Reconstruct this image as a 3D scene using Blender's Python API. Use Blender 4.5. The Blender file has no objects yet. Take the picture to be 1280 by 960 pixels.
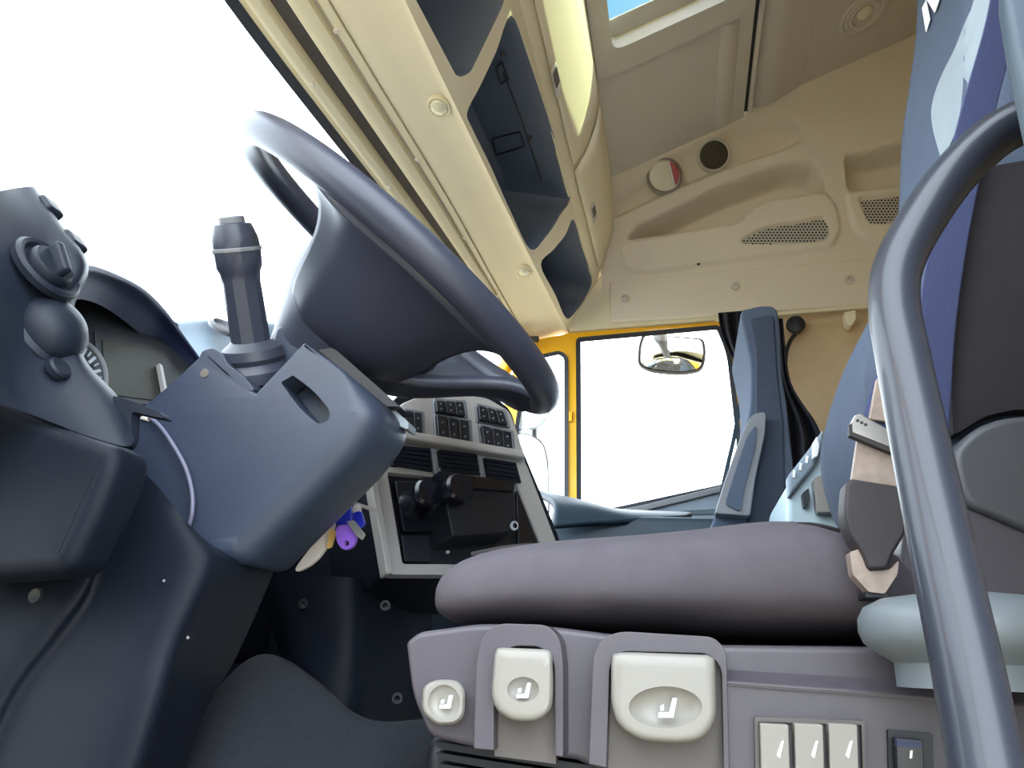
import bpy, bmesh, math, random
from mathutils import Vector, Matrix
from mathutils.geometry import tessellate_polygon
random.seed(7)
scene = bpy.context.scene
col = scene.collection

# ------------------------------------------------------------------ camera
F = 950.0                                   # focal length in pixels of the 1280x960 frame
XA = Vector((215, 350, 950)).normalized()   # camera-space direction (right, down, ahead) of the cab's width
ZA = Vector((75, -2625, 950)); ZA = (ZA - XA*XA.dot(ZA)).normalized()
YA = ZA.cross(XA)
CAM = Vector((0, 0, .42))
cd = bpy.data.cameras.new('camera'); cd.sensor_width = 36; cd.lens = F/1280*36
cd.clip_start = .02; cd.clip_end = 500
cam = bpy.data.objects.new('camera', cd); col.objects.link(cam)
rt = Vector((XA[0], YA[0], ZA[0])); dn = Vector((XA[1], YA[1], ZA[1])); fw = Vector((XA[2], YA[2], ZA[2]))
cam.matrix_world = Matrix(((rt[0], -dn[0], -fw[0], CAM[0]), (rt[1], -dn[1], -fw[1], CAM[1]), (rt[2], -dn[2], -fw[2], CAM[2]), (0, 0, 0, 1)))
scene.camera = cam

# ------------------------------------------------------------------ sky, sun, exposure
w = bpy.data.worlds.new('sky'); scene.world = w; w.use_nodes = True
bg = w.node_tree.nodes['Background']
bg.inputs[0].default_value = (.80, .905, 1, 1); bg.inputs[1].default_value = 5.0
SUN_TO = Vector((.20, .72, -.67))           # the way the sunlight travels: over the shoulder from the rear, in through the roof hatch
sd = bpy.data.lights.new('sun', 'SUN'); sd.energy = 4.0; sd.color = (.82, 1, .60); sd.angle = .009
sun = bpy.data.objects.new('sun', sd); col.objects.link(sun)
sun.rotation_euler = SUN_TO.to_track_quat('-Z', 'Y').to_euler()
vs = scene.view_settings
vs.view_transform = 'Standard'; vs.look = 'None'; vs.exposure = .68; vs.gamma = 1; vs.use_curve_mapping = False

# ------------------------------------------------------------------ helpers
def ray(px, py):
    c = Vector((px-640, py-480, F)); return Vector((XA.dot(c), YA.dot(c), ZA.dot(c)))
def P(px, py, x):
    "point seen at a pixel, at distance x across the cab"
    d = ray(px, py); return CAM + d*((x-CAM.x)/d.x)
def PP(px, py, p, n):
    "point seen at a pixel, on the plane through p with normal n"
    d = ray(px, py); n = Vector(n); return CAM + d*((Vector(p)-CAM).dot(n)/d.dot(n))
def pix(p):
    v = Vector(p)-CAM; z = v.dot(fw); return (640+F*v.dot(rt)/z, 480+F*v.dot(dn)/z)
def lin(r, g, b):
    f = lambda v: (v/12.92 if v <= .04045 else ((v+.055)/1.055)**2.4)
    return (f(r/255), f(g/255), f(b/255), 1)

MATS = {}
def mat(name, rgb, rough=.5, metal=0, var=.08, scale=40, bump=0, bscale=300, spec=.5, coat=0):
    m = bpy.data.materials.new(name); m.use_nodes = True
    nt = m.node_tree; b = nt.nodes['Principled BSDF']
    b.inputs['Roughness'].default_value = rough; b.inputs['Metallic'].default_value = metal
    b.inputs['Specular IOR Level'].default_value = spec; b.inputs['Coat Weight'].default_value = coat
    tc = nt.nodes.new('ShaderNodeTexCoord')
    no = nt.nodes.new('ShaderNodeTexNoise'); no.inputs['Scale'].default_value = scale; no.inputs['Detail'].default_value = 4
    nt.links.new(tc.outputs['Object'], no.inputs['Vector'])
    mx = nt.nodes.new('ShaderNodeMix'); mx.data_type = 'RGBA'
    c = lin(*rgb); mx.inputs[6].default_value = tuple(v*(1-var) for v in c[:3])+(1,); mx.inputs[7].default_value = tuple(min(1, v*(1+var)) for v in c[:3])+(1,)
    nt.links.new(no.outputs['Fac'], mx.inputs[0]); nt.links.new(mx.outputs[2], b.inputs['Base Color'])
    if bump:
        n2 = nt.nodes.new('ShaderNodeTexNoise'); n2.inputs['Scale'].default_value = bscale; n2.inputs['Detail'].default_value = 2
        nt.links.new(tc.outputs['Object'], n2.inputs['Vector'])
        bp = nt.nodes.new('ShaderNodeBump'); bp.inputs['Strength'].default_value = bump; bp.inputs['Distance'].default_value = .002
        nt.links.new(n2.outputs['Fac'], bp.inputs['Height']); nt.links.new(bp.outputs['Normal'], b.inputs['Normal'])
    MATS[name] = m; return m
def glass(name, tint, refl=.06):
    m = bpy.data.materials.new(name); m.use_nodes = True; nt = m.node_tree; nt.nodes.clear()
    o = nt.nodes.new('ShaderNodeOutputMaterial'); t = nt.nodes.new('ShaderNodeBsdfTransparent'); t.inputs[0].default_value = tint
    g = nt.nodes.new('ShaderNodeBsdfGlossy'); g.inputs['Roughness'].default_value = .03
    mx = nt.nodes.new('ShaderNodeMixShader'); mx.inputs[0].default_value = refl
    nt.links.new(t.outputs[0], mx.inputs[1]); nt.links.new(g.outputs[0], mx.inputs[2]); nt.links.new(mx.outputs[0], o.inputs[0])
    MATS[name] = m; return m

mat('beige', (236, 224, 196), .55, var=.04, scale=9, bump=.08, bscale=900)
mat('beige_trim', (232, 221, 190), .45, var=.05, scale=14)
mat('liner', (208, 202, 192), .8, var=.05, scale=12, bump=.15, bscale=700)
mat('dark_bin', (98, 108, 128), .5, var=.15, scale=12)
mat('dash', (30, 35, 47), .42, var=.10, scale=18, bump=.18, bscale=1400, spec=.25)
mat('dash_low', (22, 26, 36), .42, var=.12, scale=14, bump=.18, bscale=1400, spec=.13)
mat('shroud', (52, 60, 78), .40, var=.06, scale=18, bump=.15, bscale=1400)
mat('wheel', (56, 59, 74), .36, var=.08, scale=25, bump=.10, bscale=1600)
mat('black', (24, 26, 34), .45, var=.15, scale=30)
mat('black_gloss', (18, 20, 30), .22, var=.1, scale=30)
mat('navy', (36, 42, 74), .5, var=.1)
mat('silver', (176, 172, 170), .35, .1, var=.05)
mat('greyplast', (118, 120, 126), .45, var=.06)
mat('fabric', (88, 83, 90), .9, var=.16, scale=35, bump=.55, bscale=42, spec=.2)
mat('fabric_blue', (84, 94, 112), .9, var=.08, scale=50, bump=.4, bscale=1500, spec=.2)
mat('fabric_dark', (52, 49, 52), .9, var=.12, scale=50, bump=.4, bscale=1500, spec=.2)
mat('fabric_pale', (150, 160, 168), .85, var=.05, scale=50, bump=.3, bscale=1500, spec=.2)
mat('webbing', (62, 70, 108), .8, var=.1, scale=200, bump=.3)
mat('housing', (79, 74, 81), .42, var=.07, scale=20, bump=.12, bscale=1400)
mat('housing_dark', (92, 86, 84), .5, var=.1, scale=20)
mat('lever_white', (140, 136, 130), .38, var=.03, scale=25)
mat('symbol', (244, 246, 250), .4, var=.01)
mat('pad', (112, 120, 126), .4, var=.05)
mat('rail', (46, 49, 60), .36, var=.05, scale=20, coat=.2, spec=.4)
mat('pillar', (44, 62, 76), .5, var=.08, scale=20)
mat('yellow', (252, 188, 6), .35, var=.04, scale=10, coat=.3)
mat('seal', (38, 40, 50), .6, var=.1)
mat('mirror', (235, 238, 240), .04, 1, var=.01)
mat('mirror_case', (120, 134, 150), .4, var=.06)
mat('doortrim', (130, 146, 162), .5, var=.06)
mat('curtain', (30, 30, 42), .85, var=.2, scale=40, bump=.2)
mat('metal', (176, 170, 165), .3, .85, var=.12, scale=120)
mat('worn', (156, 140, 130), .5, .25, var=.35, scale=140)
mat('boot', (48, 44, 48), .6, var=.25, scale=70)
mat('lens', (232, 226, 200), .12, var=.02, coat=.6)
mat('red_lens', (176, 60, 56), .2, var=.05, coat=.4)
mat('screen', (46, 46, 40), .5, var=.12, scale=25, spec=.15)
mat('cluster', (52, 54, 60), .5, var=.08, spec=.15)
mat('cable', (104, 104, 126), .5, var=.05)
mat('key_blue', (34, 44, 168), .35, var=.05); mat('key_purple', (136, 92, 200), .35, var=.05)
mat('key_white', (226, 216, 210), .5, var=.05); mat('key_yellow', (214, 176, 104), .4, var=.05); mat('key_steel', (190, 190, 188), .3, .8, var=.05)
mat('steelbox', (176, 198, 208), .4, var=.06)
mat('carpet', (44, 46, 54), .95, var=.2, scale=120, bump=.6)
mat('tan_wall', (214, 188, 152), .9, var=.07, scale=25, bump=.3, bscale=600)
mat('sand', (150, 138, 120), .95, var=.2, scale=1.5)
mat('green', (60, 120, 80), .4); mat('numeral', (190, 196, 206), .5, var=.01)
mat('shell_grey', (78, 80, 86), .45, var=.06); mat('seat_side', (66, 72, 88), .9, var=.1, scale=50, bump=.3, spec=.2)
mat('cove', (232, 222, 205), .6, var=.04, scale=9, bump=.08, bscale=900)
mat('speaker', (66, 62, 54), .7, var=.3, scale=500)
glass('glass', (.97, .98, .98, 1), .05); glass('hatch_glass', (.21, .31, .35, 1), .04); glass('lens_clear', (.95, .95, .9, 1), .12)

def mo(name, vs_, fs, m, parent=None, smooth=True, bevel=0, seg=3, sub=0, solid=0, angle=35, recalc=True):
    me = bpy.data.meshes.new(name); me.from_pydata([tuple(v) for v in vs_], [], fs)
    bm = bmesh.new(); bm.from_mesh(me)
    bmesh.ops.remove_doubles(bm, verts=bm.verts, dist=1e-6)
    if recalc: bmesh.ops.recalc_face_normals(bm, faces=bm.faces)
    bm.to_mesh(me); bm.free()
    if smooth:
        me.shade_smooth()
        if not bevel and not sub: me.set_sharp_from_angle(angle=math.radians(angle))
    me.materials.append(MATS[m])
    o = bpy.data.objects.new(name, me); col.objects.link(o)
    if parent is not None: o.parent = parent; o.matrix_parent_inverse = Matrix.Translation(-wl(parent))
    if solid:
        s = o.modifiers.new('solid', 'SOLIDIFY'); s.thickness = solid; s.offset = 0
    if bevel:
        b = o.modifiers.new('bevel', 'BEVEL'); b.width = bevel; b.segments = seg; b.limit_method = 'ANGLE'; b.angle_limit = math.radians(30)
        wn = o.modifiers.new('wn', 'WEIGHTED_NORMAL'); wn.keep_sharp = False
    if sub:
        s = o.modifiers.new('sub', 'SUBSURF'); s.levels = sub; s.render_levels = sub
    return o
def wl(o):
    v = o.location.copy()
    while o.parent is not None: o = o.parent; v = v + o.location if False else v
    return v
ROOTLOC = {}
def empty(name, loc, label, cat, group=None):
    o = bpy.data.objects.new(name, None); o.location = loc; o.empty_display_size = .05; col.objects.link(o)
    return tag(o, label, cat, group)
def tag(o, label, cat=None, group=None, kind=None):
    o['label'] = label
    if cat: o['category'] = cat
    if group: o['group'] = group
    if kind: o['kind'] = kind
    return o
def struct(o, label):
    o['kind'] = 'structure'; o['label'] = label; return o

def rpoly(pts, r, n=5):
    "2d polygon with rounded corners"
    out = []; N = len(pts); rr = r if isinstance(r, (list, tuple)) else [r]*N
    for i, p in enumerate(pts):
        a = Vector(pts[i-1]); b = Vector(p); c = Vector(pts[(i+1) % N])
        u = a-b; v = c-b; d = min(rr[i], u.length*.48, v.length*.48)
        if d < 1e-4: out.append(tuple(b)); continue
        p0 = b+u.normalized()*d; p1 = b+v.normalized()*d
        for k in range(n+1):
            t = k/n; out.append(tuple(p0*(1-t)**2+b*2*t*(1-t)+p1*t*t))
    return out
def spl(pts, n=6, closed=True):
    "Catmull-Rom through points of any dimension"
    N = len(pts); out = []
    for i in range(N if closed else N-1):
        g = lambda k: pts[k % N] if closed else pts[max(0, min(N-1, k))]
        a, b, c, d = g(i-1), g(i), g(i+1), g(i+2)
        for k in range(n):
            t = k/n
            out.append(tuple(.5*(2*q+(r-p)*t+(2*p-5*q+4*r-s)*t*t+(3*q-p-3*r+s)*t**3) for p, q, r, s in zip(a, b, c, d)))
    if not closed: out.append(tuple(pts[-1]))
    return out
def ell(cx, cy, a, b, rot=0, n=28):
    cr, sr = math.cos(rot), math.sin(rot); out = []
    for k in range(n):
        t = 2*math.pi*k/n; u, v = a*math.cos(t), b*math.sin(t); out.append((cx+u*cr-v*sr, cy+u*sr+v*cr))
    return out
def prism3(name, ring, ext, m, parent=None, holes=(), **k):
    "solid slab: a 3d polygon (with holes) swept by a vector"
    ext = Vector(ext); loops = [[Vector(p) for p in ring]]+[[Vector(p) for p in h] for h in holes]
    allv = [p for l in loops for p in l]; n = len(allv)
    vs_ = allv+[p+ext for p in allv]; fs = []
    if holes:
        for t in tessellate_polygon(loops): fs.append(tuple(t)); fs.append(tuple(i+n for i in reversed(t)))
    else:
        fs = [tuple(range(n)), tuple(range(2*n-1, n-1, -1))]
    o = 0
    for l in loops:
        L = len(l)
        for i in range(L): a, b = o+i, o+(i+1) % L; fs.append((a, b, b+n, a+n))
        o += L
    return mo(name, vs_, fs, m, parent, **k)
def prism(name, pts, x0, x1, m, parent=None, holes=(), **k):
    "slab whose near face (at x0 across the cab) is traced, going back to x1"
    return prism3(name, [P(a, b, x0) for a, b in pts], (x1-x0, 0, 0), m, parent, [[P(a, b, x0) for a, b in h] for h in holes], **k)
def rprism(name, pts, x0, x1, r, m, parent=None, hole=None, seg=6, both=True, **k):
    "slab traced at x0 with rolled near and far edges; an optional hole sunk into the near face"
    ring = [P(a, b, x0) for a, b in pts]; N = len(ring)
    area = sum(ring[i-1].y*ring[i].z-ring[i].y*ring[i-1].z for i in range(N)); sg = 1 if area > 0 else -1
    nr = []
    for i in range(N):
        t = ring[(i+1) % N]-ring[i-1]; nr.append(Vector((0, -t.z, t.y)).normalized()*sg)   # inward
    rs = [r(*q) if callable(r) else r for q in pts]
    def R_(a, sgn, xe): return [Vector((xe+sgn*q*(1-math.cos(a)), p.y, p.z))+n*q*(1-math.sin(a)) for p, n, q in zip(ring, nr, rs)]
    L = [R_(a, 1, x0) for a in [math.pi/2*q/seg for q in range(seg+1)]]
    L += [R_(a, -1, x1) for a in [math.pi/2*q/seg for q in range(seg, -1, -1)]]
    vs_ = [p for l in L for p in l]; fs = []
    for i in range(len(L)-1):
        for j in range(N): a, b = i*N+j, i*N+(j+1) % N; fs.append((a, b, b+N, a+N))
    fs.append(tuple(range(len(vs_)-1, len(vs_)-N-1, -1)))
    if hole:
        h0 = [P(a, b, x0) for a, b in hole]; o = len(vs_); M = len(h0); vs_ += h0+[p+Vector((.035, 0, 0)) for p in h0]
        for t in tessellate_polygon([L[0], h0]): fs.append(tuple(i if i < N else o+i-N for i in t))
        for j in range(M): a, b = o+j, o+(j+1) % M; fs.append((a, b, b+M, a+M))
    else: fs.append(tuple(range(N)))
    return mo(name, vs_, fs, m, parent, angle=40, **k)
def grid(name, rows, m, parent=None, n=6, solid=0, **k):
    "smooth surface through a grid of 3d points"
    rr = [spl([tuple(p) for p in r], n, False) for r in rows]
    cols = [spl([r[j] for r in rr], n, False) for j in range(len(rr[0]))]
    nu, nv = len(cols), len(cols[0]); vs_ = [p for c in cols for p in c]
    fs = [(i*nv+j, (i+1)*nv+j, (i+1)*nv+j+1, i*nv+j+1) for i in range(nu-1) for j in range(nv-1)]
    return mo(name, vs_, fs, m, parent, solid=solid, angle=80, **k)
def gpx(name, rows, m, parent=None, **k):
    return grid(name, [[P(*q) for q in r] for r in rows], m, parent, **k)
def loft(name, rings, m, parent=None, cap=True, **k):
    L = len(rings[0]); vs_ = [p for r in rings for p in r]; fs = []
    for i in range(len(rings)-1):
        for j in range(L): a, b = i*L+j, i*L+(j+1) % L; fs.append((a, b, b+L, a+L))
    if cap: fs += [tuple(range(L)), tuple(range(len(vs_)-1, len(vs_)-L-1, -1))]
    return mo(name, vs_, fs, m, parent, **k)
def frame(ax):
    ax = Vector(ax).normalized(); u = ax.orthogonal().normalized(); return ax, u, ax.cross(u)
def lathe(name, o, ax, prof, m, parent=None, n=32, sx=1, u=None, **k):
    "profile of (radius, height) turned about an axis"
    o = Vector(o)
    if u is None: ax, u, v = frame(ax)
    else: ax = Vector(ax).normalized(); u = Vector(u); u = (u-ax*u.dot(ax)).normalized(); v = ax.cross(u)
    rings = [[o+ax*h+(u*math.cos(2*math.pi*i/n)*sx+v*math.sin(2*math.pi*i/n))*max(r, 1e-4) for i in range(n)] for r, h in prof]
    return loft(name, rings, m, parent, **k)
def tube(name, path, r, m, parent=None, n=14, closed=False, flat=1, up=None, **k):
    path = [Vector(p) for p in path]; N = len(path); rs = r if isinstance(r, (list, tuple)) else [r]*N
    rings = []; u = None
    for i, p in enumerate(path):
        t = (path[(i+1) % N]-path[i-1]) if closed else (path[min(N-1, i+1)]-path[max(0, i-1)])
        t.normalize()
        if u is None: u = (Vector(up) if up else t.orthogonal()); 
        u = (u-t*u.dot(t)).normalized(); v = t.cross(u)
        rings.append([p+(u*math.cos(2*math.pi*j/n)*flat+v*math.sin(2*math.pi*j/n))*rs[i] for j in range(n)])
    if closed: rings.append(rings[0])
    return loft(name, rings, m, parent, cap=not closed, angle=60, **k)
def bar(name, a, b, wd, th, up, m, parent=None, **k):
    "box from a to b"
    a, b = Vector(a), Vector(b); t = (b-a).normalized(); u = Vector(up); u = (u-t*u.dot(t)).normalized(); v = t.cross(u)
    r = [a+u*s*th/2+v*q*wd/2 for s, q in ((1, 1), (1, -1), (-1, -1), (-1, 1))]
    return prism3(name, r, b-a, m, parent, **k)
def ribbon(name, path, widths, wdir, th, m, parent=None, **k):
    rows = []
    for p, wd, d in zip(path, widths, wdir): d = Vector(d).normalized(); rows.append([p-d*wd/2, p-d*wd/6, p+d*wd/6, p+d*wd/2])
    return grid(name, rows, m, parent, solid=th, n=5, **k)
def indented(pts, cx, cy, a, b, r0, d, x0, x1, name, m, parent, dish=.006, n=56, rot=0):
    "rounded push button traced at x0, standing out from x1, with an oval dish"
    C0 = Vector((cx, cy)); outl = []
    poly = [Vector(p) for p in pts]
    for k in range(n):
        t = 2*math.pi*k/n; dr = Vector((math.cos(t), math.sin(t))); best = None
        for i in range(len(poly)):
            p, q = poly[i-1], poly[i]; e = q-p; den = dr.x*e.y-dr.y*e.x
            if abs(den) < 1e-9: continue
            s = ((p-C0).x*e.y-(p-C0).y*e.x)/den; f = ((p-C0).x*dr.y-(p-C0).y*dr.x)/den
            if s > 0 and -1e-6 <= f <= 1+1e-6: best = s if best is None else min(best, s)
        outl.append((t, best or 1))
    rings = []
    def ring(fn): rings.append([P(*(C0+Vector((math.cos(t), math.sin(t)))*fn(t, s)[0]), fn(t, s)[1]) for t, s in outl])
    el = lambda t: 1/math.sqrt((math.cos(t-rot)/a)**2+(math.sin(t-rot)/b)**2)
    ring(lambda t, s: (s, x1)); ring(lambda t, s: (s, x0+.006)); ring(lambda t, s: (s-r0*.3, x0+.002)); ring(lambda t, s: (s-r0, x0))
    for f in (.33, .66): ring(lambda t, s, f=f: ((s-r0)*(1-f)+min(el(t), s-r0-1)*f, x0))
    e2 = lambda t, s: min(el(t), s-r0-1)
    ring(lambda t, s: (e2(t, s), x0)); ring(lambda t, s: (e2(t, s)*.93, x0+dish*.35)); ring(lambda t, s: (e2(t, s)*.7, x0+dish*.8)); ring(lambda t, s: (e2(t, s)*.35, x0+dish)); ring(lambda t, s: (.01, x0+dish))
    return loft(name, rings, m, parent, angle=50)
def seat_symbol(cx, cy, s, x, parent, name='seat_symbol'):
    "little raised seat pictogram: an L-shaped chair and a bar"
    pts = [(-10, 4), (2, 4), (6, -12), (11, -12), (7, 10), (-10, 10)]
    o = prism(name, [(cx+a*s, cy+b*s) for a, b in pts], x, x+.003, 'symbol', parent, smooth=False)
    prism('symbol_bar', [(cx+a*s, cy+b*s) for a, b in [(-8, 2), (-4, 2), (-4, -5), (-8, -3)]], x, x+.003, 'symbol', parent, smooth=False)
    return o

# ================================================================== THE SETTING
CS = math.tan(math.radians(22))                 # the headliner climbs to the rear
def cz(y): return 2.07+(.19-y)*CS
CN = (0, math.sin(math.radians(22)), math.cos(math.radians(22))); CP = (2, .19, 2.07)
def PC(px, py, off=0): return PP(px, py, (2, .19, 2.07+off), CN)

g = mo('ground', [(-60, -60, -1.35), (60, -60, -1.35), (60, 60, -1.35), (-60, 60, -1.35)], [(0, 1, 2, 3)], 'sand', smooth=False)
struct(g, 'pale sandy ground outside the truck')
fl = prism3('floor', [(.3, -1.3, 0), (2.6, -1.3, 0), (2.6, 1.0, 0), (.3, 1.0, 0)], (0, 0, -.06), 'carpet', smooth=False)
struct(fl, 'dark cab floor carpet under the seats')

# rear and driver's side walls (behind the seat)
struct(prism3('wall_back', [(.25, -1.3, 0), (2.6, -1.3, 0), (2.6, -1.3, 2.75), (.25, -1.3, 2.75)], (0, -.05, 0), 'tan_wall', smooth=False), 'tan rear wall of the cab behind the seats')
wd_ = prism3('wall_driver', [(.28, -1.3, 0), (.28, -.24, 0), (.28, -.24, 1.62), (.28, .7, 1.62), (.28, .6, 1.95), (.28, .19, 2.1), (.28, -1.3, 2.74)], (-.05, 0, 0), 'liner', smooth=False)
struct(wd_, 'driver side wall of the cab around the open doorway')

d2 = bpy.data.objects.new('door_2', None); col.objects.link(d2); struct(d2, 'unseen open driver door, angled to shade the dashboard')
dpt = lambda u, z: Vector((.22-.87*u, .66-.50*u, z))  # door out of view, added and angled to keep skylight off the dash
prism3('door_leaf', [dpt(0, -.35), dpt(1.0, -.35), dpt(1.0, 1.5), dpt(0, 1.5)], (-.035, .06, 0), 'yellow', d2, [[dpt(.12, .85), dpt(.93, .75), dpt(.93, 1.42), dpt(.12, 1.42)]], smooth=False)
prism3('door_lining', [dpt(.04, -.25)+Vector((.015, -.026, 0)), dpt(.96, -.25)+Vector((.015, -.026, 0)), dpt(.96, .72)+Vector((.015, -.026, 0)), dpt(.04, .82)+Vector((.015, -.026, 0))], (-.015, .026, 0), 'dash', d2, bevel=.01)
prism3('pane', [dpt(.11, .84)+Vector((-.017, .03, 0)), dpt(.94, .74)+Vector((-.017, .03, 0)), dpt(.94, 1.43)+Vector((-.017, .03, 0)), dpt(.11, 1.43)+Vector((-.017, .03, 0))], (-.002, .004, 0), 'glass', d2, smooth=False)
# ceiling: front sloping panel with the roof hatch, rear panel beyond the groove
ce = bpy.data.objects.new('ceiling', None); col.objects.link(ce); struct(ce, 'grey-beige fabric headliner rising to the rear')
def cpt(x, y, o=0): return Vector((x, y, cz(y)+o))
hx0, hx1, hy0, hy1 = 1.12, 1.76, .135, -.268
outer = [cpt(.28, .2), cpt(2.36, .2), cpt(2.36, -.298), cpt(.28, -.298)]
hole = [cpt(*q) for q in rpoly([(hx0, hy0), (hx1, hy0), (hx1, hy1), (hx0, hy1)], .04)]
prism3('headliner_panel', outer, (0, .012, .03), 'liner', ce, [hole], smooth=False)
rear = [cpt(.28, -.306, .02), cpt(2.36, -.306, .02), cpt(2.4, -.9, .02), cpt(2.4, -1.3, .02), cpt(.28, -1.3, .02)]
prism3('headliner_panel', rear, (0, .012, .03), 'liner', ce, smooth=False)
bar('groove_trim', cpt(.3, -.302, .014), cpt(2.33, -.302, .014), .02, .012, (0, 0, 1), 'seal', ce)
bar('groove_trim', cpt(.3, -.318, .006), cpt(2.33, -.318, .006), .016, .03, (0, 0, 1), 'liner', ce, bevel=.004)
# dome-shaped roof bow behind the groove
grid('headliner_bow', [[cpt(x, y, .018-d) for x in (.3, 1.0, 1.7, 2.34)] for y, d in ((-.33, 0), (-.36, .014), (-.40, .018), (-.44, .010), (-.50, 0))], 'liner', ce)
grid('headliner_ridge', [[cpt(x, y, -d) for x in (1.86, 1.96, 2.2, 2.34)] for y, d in ((-.19, -.004), (-.205, .006), (-.225, .011), (-.245, .006), (-.26, -.004))], 'liner', ce)
# roof hatch
ha = bpy.data.objects.new('window_3', None); col.objects.link(ha); struct(ha, 'roof hatch with a dark tinted pane in the headliner')
fo = [cpt(*q, -.004) for q in rpoly([(1.03, .178), (1.843, .178), (1.843, -.288), (1.03, -.288)], .03)]
fi = [cpt(*q, -.004) for q in rpoly([(hx0+.01, hy0-.01), (hx1-.01, hy0-.01), (hx1-.01, hy1+.01), (hx0+.01, hy1+.01)], .04)]
prism3('hatch_frame', [p+Vector((0, -.006, -.016)) for p in fo], (0, .014, .036), 'liner', ha, [[p+Vector((0, -.006, -.016)) for p in fi]], bevel=.007)
wo = [cpt(*q, .02) for q in rpoly([(hx0-.01, hy0+.01), (hx1+.01, hy0+.01), (hx1+.01, hy1-.01), (hx0-.01, hy1-.01)], .04)]
wi = [cpt(*q, .02) for q in rpoly([(hx0+.005, hy0-.005), (hx1-.005, hy0-.005), (hx1-.005, hy1+.005), (hx0+.005, hy1+.005)], .04)]
prism3('hatch_shaft', wo, (0, .008, .02), 'beige', ha, [wi], smooth=False)
# pane hinged at the front, its rear edge lifted
prism3('pane', [Vector((hx0-.02, hy0+.03, cz(hy0)+.085)), Vector((hx1+.22, hy0+.03, cz(hy0)+.085)), Vector((hx1+.22, hy1-.03, cz(hy1)+.31)), Vector((hx0-.02, hy1-.03, cz(hy1)+.31))], (0, .002, .005), 'hatch_glass', ha, smooth=False)
# half-drawn grey blind on the passenger side of the hatch
prism3('blind', [cpt(1.685, .125, .03), cpt(1.755, .125, .03), cpt(1.755, -.245, .03), cpt(1.685, -.245, .03)], (0, .001, .004), 'liner', ha, smooth=False)
lathe('hatch_knob', P(731, 41, 1.68), (0, -.6, -.7), [(.022, -.004), (.022, .006), (.016, .012), (.0, .014)], 'liner', ha, sx=1.2)

# passenger side wall, lower: tan panel behind the door
wp = bpy.data.objects.new('wall_passenger', None); col.objects.link(wp); struct(wp, 'beige passenger side wall with upper storage niches and vents')
prism3('wall_panel', [(2.56, -.30, 0), (2.56, -1.3, 0), (2.56, -1.3, 1.60), (2.56, -.30, 1.60)], (.05, 0, 0), 'tan_wall', wp, smooth=False)
prism3('kick_panel', [(2.56, .42, 0), (2.56, 1.10, 0), (2.56, 1.10, .80), (2.56, .42, .80)], (.05, 0, 0), 'dash_low', wp, smooth=False)
# strip panel above the door, with snap caps
strip = [(762, 352), (900, 338), (1000, 330), (1140, 318), (1300, 306), (1300, 368), (1095, 380), (905, 393), (762, 402)]
prism('rail_panel', strip, 2.535, 2.60, 'cove', wp, bevel=.006)
prism('rail_backing', [(700, 352), (900, 325), (1000, 310), (1300, 285), (1300, 374), (1095, 386), (905, 399), (712, 414)], 2.552, 2.60, 'beige_trim', wp, smooth=False)
for cx, cy in ((781, 373), (919, 358), (1062, 350)):
    c = P(cx, cy, 2.535); lathe('snap_cap', c, (-1, 0, 0), [(.017, 0), (.016, .006), (.008, .008), (.007, .004), (0, .004)], 'liner', wp, n=20)
bar('curtain_rail', P(895, 399, 2.50), P(1300, 366, 2.50), .012, .012, (0, 0, 1), 'beige_trim', wp)
prism('rail_bracket', rpoly([(1055, 390), (1070, 387), (1070, 400), (1064, 407), (1058, 405)], 2), 2.49, 2.53, 'beige', wp, bevel=.003)

# upper cove: a relief surface with lamp groove, niches, storage lips and vent openings
def dist_poly(p, poly):
    x, y = p; ins = False; best = 1e9
    for i in range(len(poly)):
        x0, y0 = poly[i-1]; x1, y1 = poly[i]
        if (y0 > y) != (y1 > y) and x < (x1-x0)*(y-y0)/(y1-y0)+x0: ins = not ins
        ex, ey = x1-x0, y1-y0; L = ex*ex+ey*ey or 1e-9
        t = max(0, min(1, ((x-x0)*ex+(y-y0)*ey)/L)); d = (x-x0-t*ex)**2+(y-y0-t*ey)**2
        if d < best: best = d
    d = math.sqrt(best); return -d if ins else d
def sstep(a, b, v):
    t = max(0, min(1, (v-a)/(b-a))); return t*t*(3-2*t)
cove = [  # polygon, displacement outward (recess) in m, edge width in px
    (spl([(764, 246), (800, 220), (880, 172), (950, 150), (990, 150), (1008, 163), (990, 183), (930, 203), (860, 230), (790, 262), (768, 270)], 4), .036, 9),
    (rpoly([(783, 299), (798, 281), (900, 232), (975, 205), (1018, 202), (1030, 222), (1031, 238), (960, 250), (936, 262), (926, 277)], 5), .13, 6),
    (rpoly([(1056, 194), (1118, 181), (1190, 170), (1190, 226), (1060, 238)], 8), .11, 6),
    (rpoly([(773, 305), (925, 279), (938, 262), (962, 251), (1031, 240), (1046, 258), (1052, 288), (1040, 312), (805, 344), (780, 338)], 8), -.014, 4),
    (rpoly([(1056, 241), (1190, 224), (1190, 290), (1085, 302), (1066, 287)], 8), -.014, 4),
    (spl([(928, 306), (943, 291), (965, 283), (1000, 278), (1030, 274), (1034, 298), (1000, 304)], 4), .022, 2.5),
    (rpoly([(1071, 248), (1190, 236), (1190, 276), (1085, 281)], 8), .022, 2.5)]
def cove_base(y, t):
    # from the strip panel up and inward to the headliner edge
    z0, z1 = 1.70, cz(y)+.02; a = t
    x = 2.545-.205*(a**1.6); z = z0+(z1-z0)*a
    if y > .05: x -= .0
    return Vector((x, y, z))
NY, NT = 300, 110; vv = []
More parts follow.
